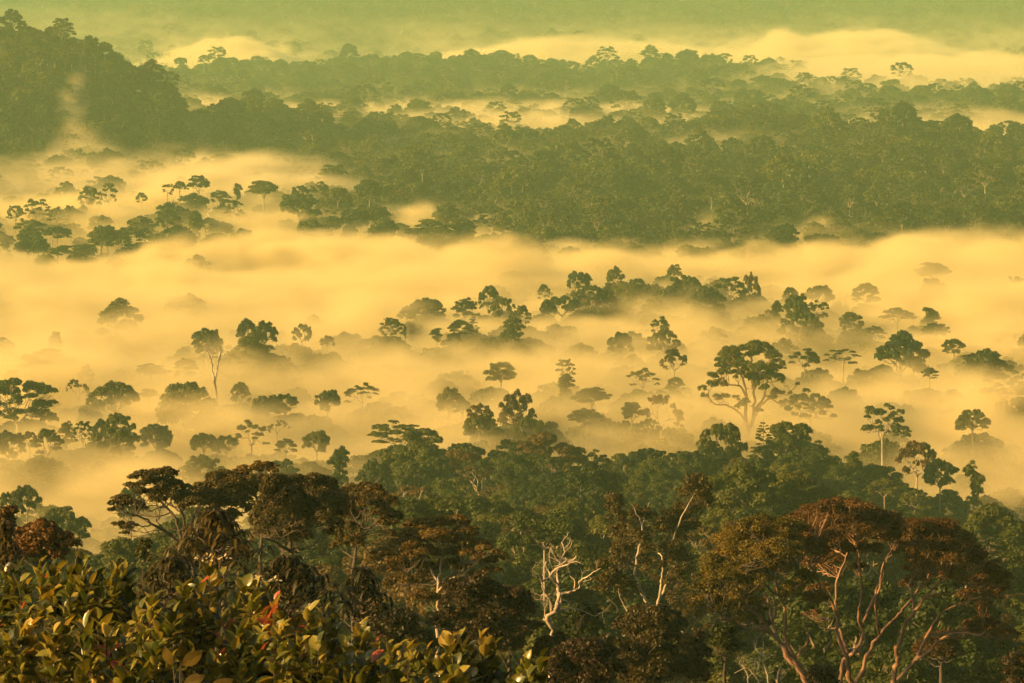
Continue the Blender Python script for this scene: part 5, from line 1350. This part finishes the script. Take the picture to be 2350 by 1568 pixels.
def mist(name, lo, hi, res, y_in, y_out, mat, soft, label):
    vol = bpy.data.volumes.new(name)
    o = link(name, vol, kind="stuff")
    o["label"] = label
    vol.materials.append(mat)
    ng = bpy.data.node_groups.new(name, "GeometryNodeTree")
    ng.interface.new_socket("Geometry", in_out='INPUT', socket_type='NodeSocketGeometry')
    ng.interface.new_socket("Geometry", in_out='OUTPUT', socket_type='NodeSocketGeometry')
    N, L = ng.nodes.new, ng.links.new
    go = N("NodeGroupOutput")
    def math_(op, a, b=None, c=None):
        m = N("ShaderNodeMath"); m.operation = op
        for i, v in enumerate((a, b, c)):
            if v is None: continue
            if isinstance(v, (int, float)): m.inputs[i].default_value = v
            else: L(v, m.inputs[i])
        return m.outputs[0]
    pos = N("GeometryNodeInputPosition"); sep = N("ShaderNodeSeparateXYZ"); L(pos.outputs[0], sep.inputs[0])
    src = N("ShaderNodeCombineXYZ"); L(sep.outputs[0], src.inputs[0]); L(sep.outputs[1], src.inputs[1]); src.inputs[2].default_value = 1000
    oi = N("GeometryNodeObjectInfo"); oi.inputs[0].default_value = MIST_TOP
    rc = N("GeometryNodeRaycast"); rc.data_type = 'FLOAT'
    at_ = N("GeometryNodeInputNamedAttribute"); at_.data_type = 'FLOAT'; at_.inputs[0].default_value = "strength"
    L(oi.outputs["Geometry"], rc.inputs["Target Geometry"]); L(at_.outputs[0], rc.inputs["Attribute"])
    L(src.outputs[0], rc.inputs["Source Position"]); rc.inputs["Ray Direction"].default_value = (0, 0, -1); rc.inputs["Ray Length"].default_value = 3000
    hz = N("ShaderNodeSeparateXYZ"); L(rc.outputs["Hit Position"], hz.inputs[0])
    def noise(sx, sy, sz, detail):
        vm = N("ShaderNodeVectorMath"); vm.operation = 'MULTIPLY'; vm.inputs[1].default_value = (1 / sx, 1 / sy, 1 / sz); L(pos.outputs[0], vm.inputs[0])
        t = N("ShaderNodeTexNoise"); t.inputs["Scale"].default_value = 1.0; t.inputs["Detail"].default_value = detail; t.inputs["Distortion"].default_value = .6
        L(vm.outputs[0], t.inputs["Vector"]); return t.outputs[0]
    n1 = noise(70, 95, 26, 4); n2 = noise(26, 44, 11, 4); n3 = noise(150, 60, 40, 3)
    d = math_('SUBTRACT', hz.outputs[2], sep.outputs[2])
    d = math_('ADD', d, math_('MULTIPLY', math_('SUBTRACT', n1, .5), 34.0))
    d = math_('ADD', d, math_('MULTIPLY', math_('SUBTRACT', n2, .5), 15.0))
    mr = N("ShaderNodeMapRange"); mr.interpolation_type = 'SMOOTHSTEP'; L(d, mr.inputs[0])
    mr.inputs[1].default_value = -2.0; mr.inputs[2].default_value = soft
    w = N("ShaderNodeMapRange"); L(n2, w.inputs[0]); w.inputs[1].default_value = .34; w.inputs[2].default_value = .66; w.inputs[3].default_value = .05; w.inputs[4].default_value = 2.3
    e1 = N("ShaderNodeMapRange"); L(sep.outputs[1], e1.inputs[0]); e1.inputs[1].default_value = y_in[0]; e1.inputs[2].default_value = y_in[1]
    e2 = N("ShaderNodeMapRange"); L(sep.outputs[1], e2.inputs[0]); e2.inputs[1].default_value = y_out[0]; e2.inputs[2].default_value = y_out[1]; e2.inputs[3].default_value = 1; e2.inputs[4].default_value = 0
    w3 = N("ShaderNodeMapRange"); L(n3, w3.inputs[0]); w3.inputs[1].default_value = .36; w3.inputs[2].default_value = .62; w3.inputs[3].default_value = .3; w3.inputs[4].default_value = 1.5
    dens = math_('MULTIPLY', math_('MULTIPLY', mr.outputs[0], math_('MULTIPLY', w.outputs[0], w3.outputs[0])), math_('MULTIPLY', e1.outputs[0], e2.outputs[0]))
    dens = math_('MULTIPLY', dens, math_('MAXIMUM', rc.outputs["Attribute"], 0.0))
    vc = N("GeometryNodeVolumeCube")
    L(dens, vc.inputs["Density"]); vc.inputs["Min"].default_value = lo; vc.inputs["Max"].default_value = hi
    for k, v in zip(("Resolution X", "Resolution Y", "Resolution Z"), res): vc.inputs[k].default_value = v
    sm = N("GeometryNodeSetMaterial"); sm.inputs["Material"].default_value = mat
    L(vc.outputs[0], sm.inputs[0]); L(sm.outputs[0], go.inputs[0])
    md = o.modifiers.new("density", 'NODES'); md.node_group = ng
    return o

MIST_NEAR = volume_mat("valley_mist", (0.995, 0.86, 0.46), 0.046, 0.0)
MIST_FAR = volume_mat("ridge_mist", (0.995, 0.87, 0.52), 0.02, 0.0)
mist("valley_mist", (-430, 790, -6), (430, 2500, 74), (240, 420, 44), (800, 860), (2380, 2480), MIST_NEAR, 22.0,
     "golden morning mist lying in the valley among the trees")
mist("ridge_mist", (-1180, 2360, 0), (1180, 6960, 190), (270, 480, 50), (2380, 2480), (6860, 6950), MIST_FAR, 18.0,
     "pale mist banks lying behind the far ridges")

def haze_box():
    x0, x1, y0, y1, z0, z1 = -3600, 3600, -200, 14200, -12, 640
    V = [(x, y, z) for z in (z0, z1) for y in (y0, y1) for x in (x0, x1)]
    Q = [(0, 2, 3, 1), (4, 5, 7, 6), (0, 1, 5, 4), (2, 6, 7, 3), (0, 4, 6, 2), (1, 3, 7, 5)]
    m = volume_mat("haze_air", (0.58, 0.96, 0.56), 0.000095, 0.0, False)
    o = link("haze", mesh_from("haze", V, Q, [m]), kind="stuff")
    o["label"] = "greenish morning haze filling the air over the forest"
    m.cycles.homogeneous_volume = True
haze_box()
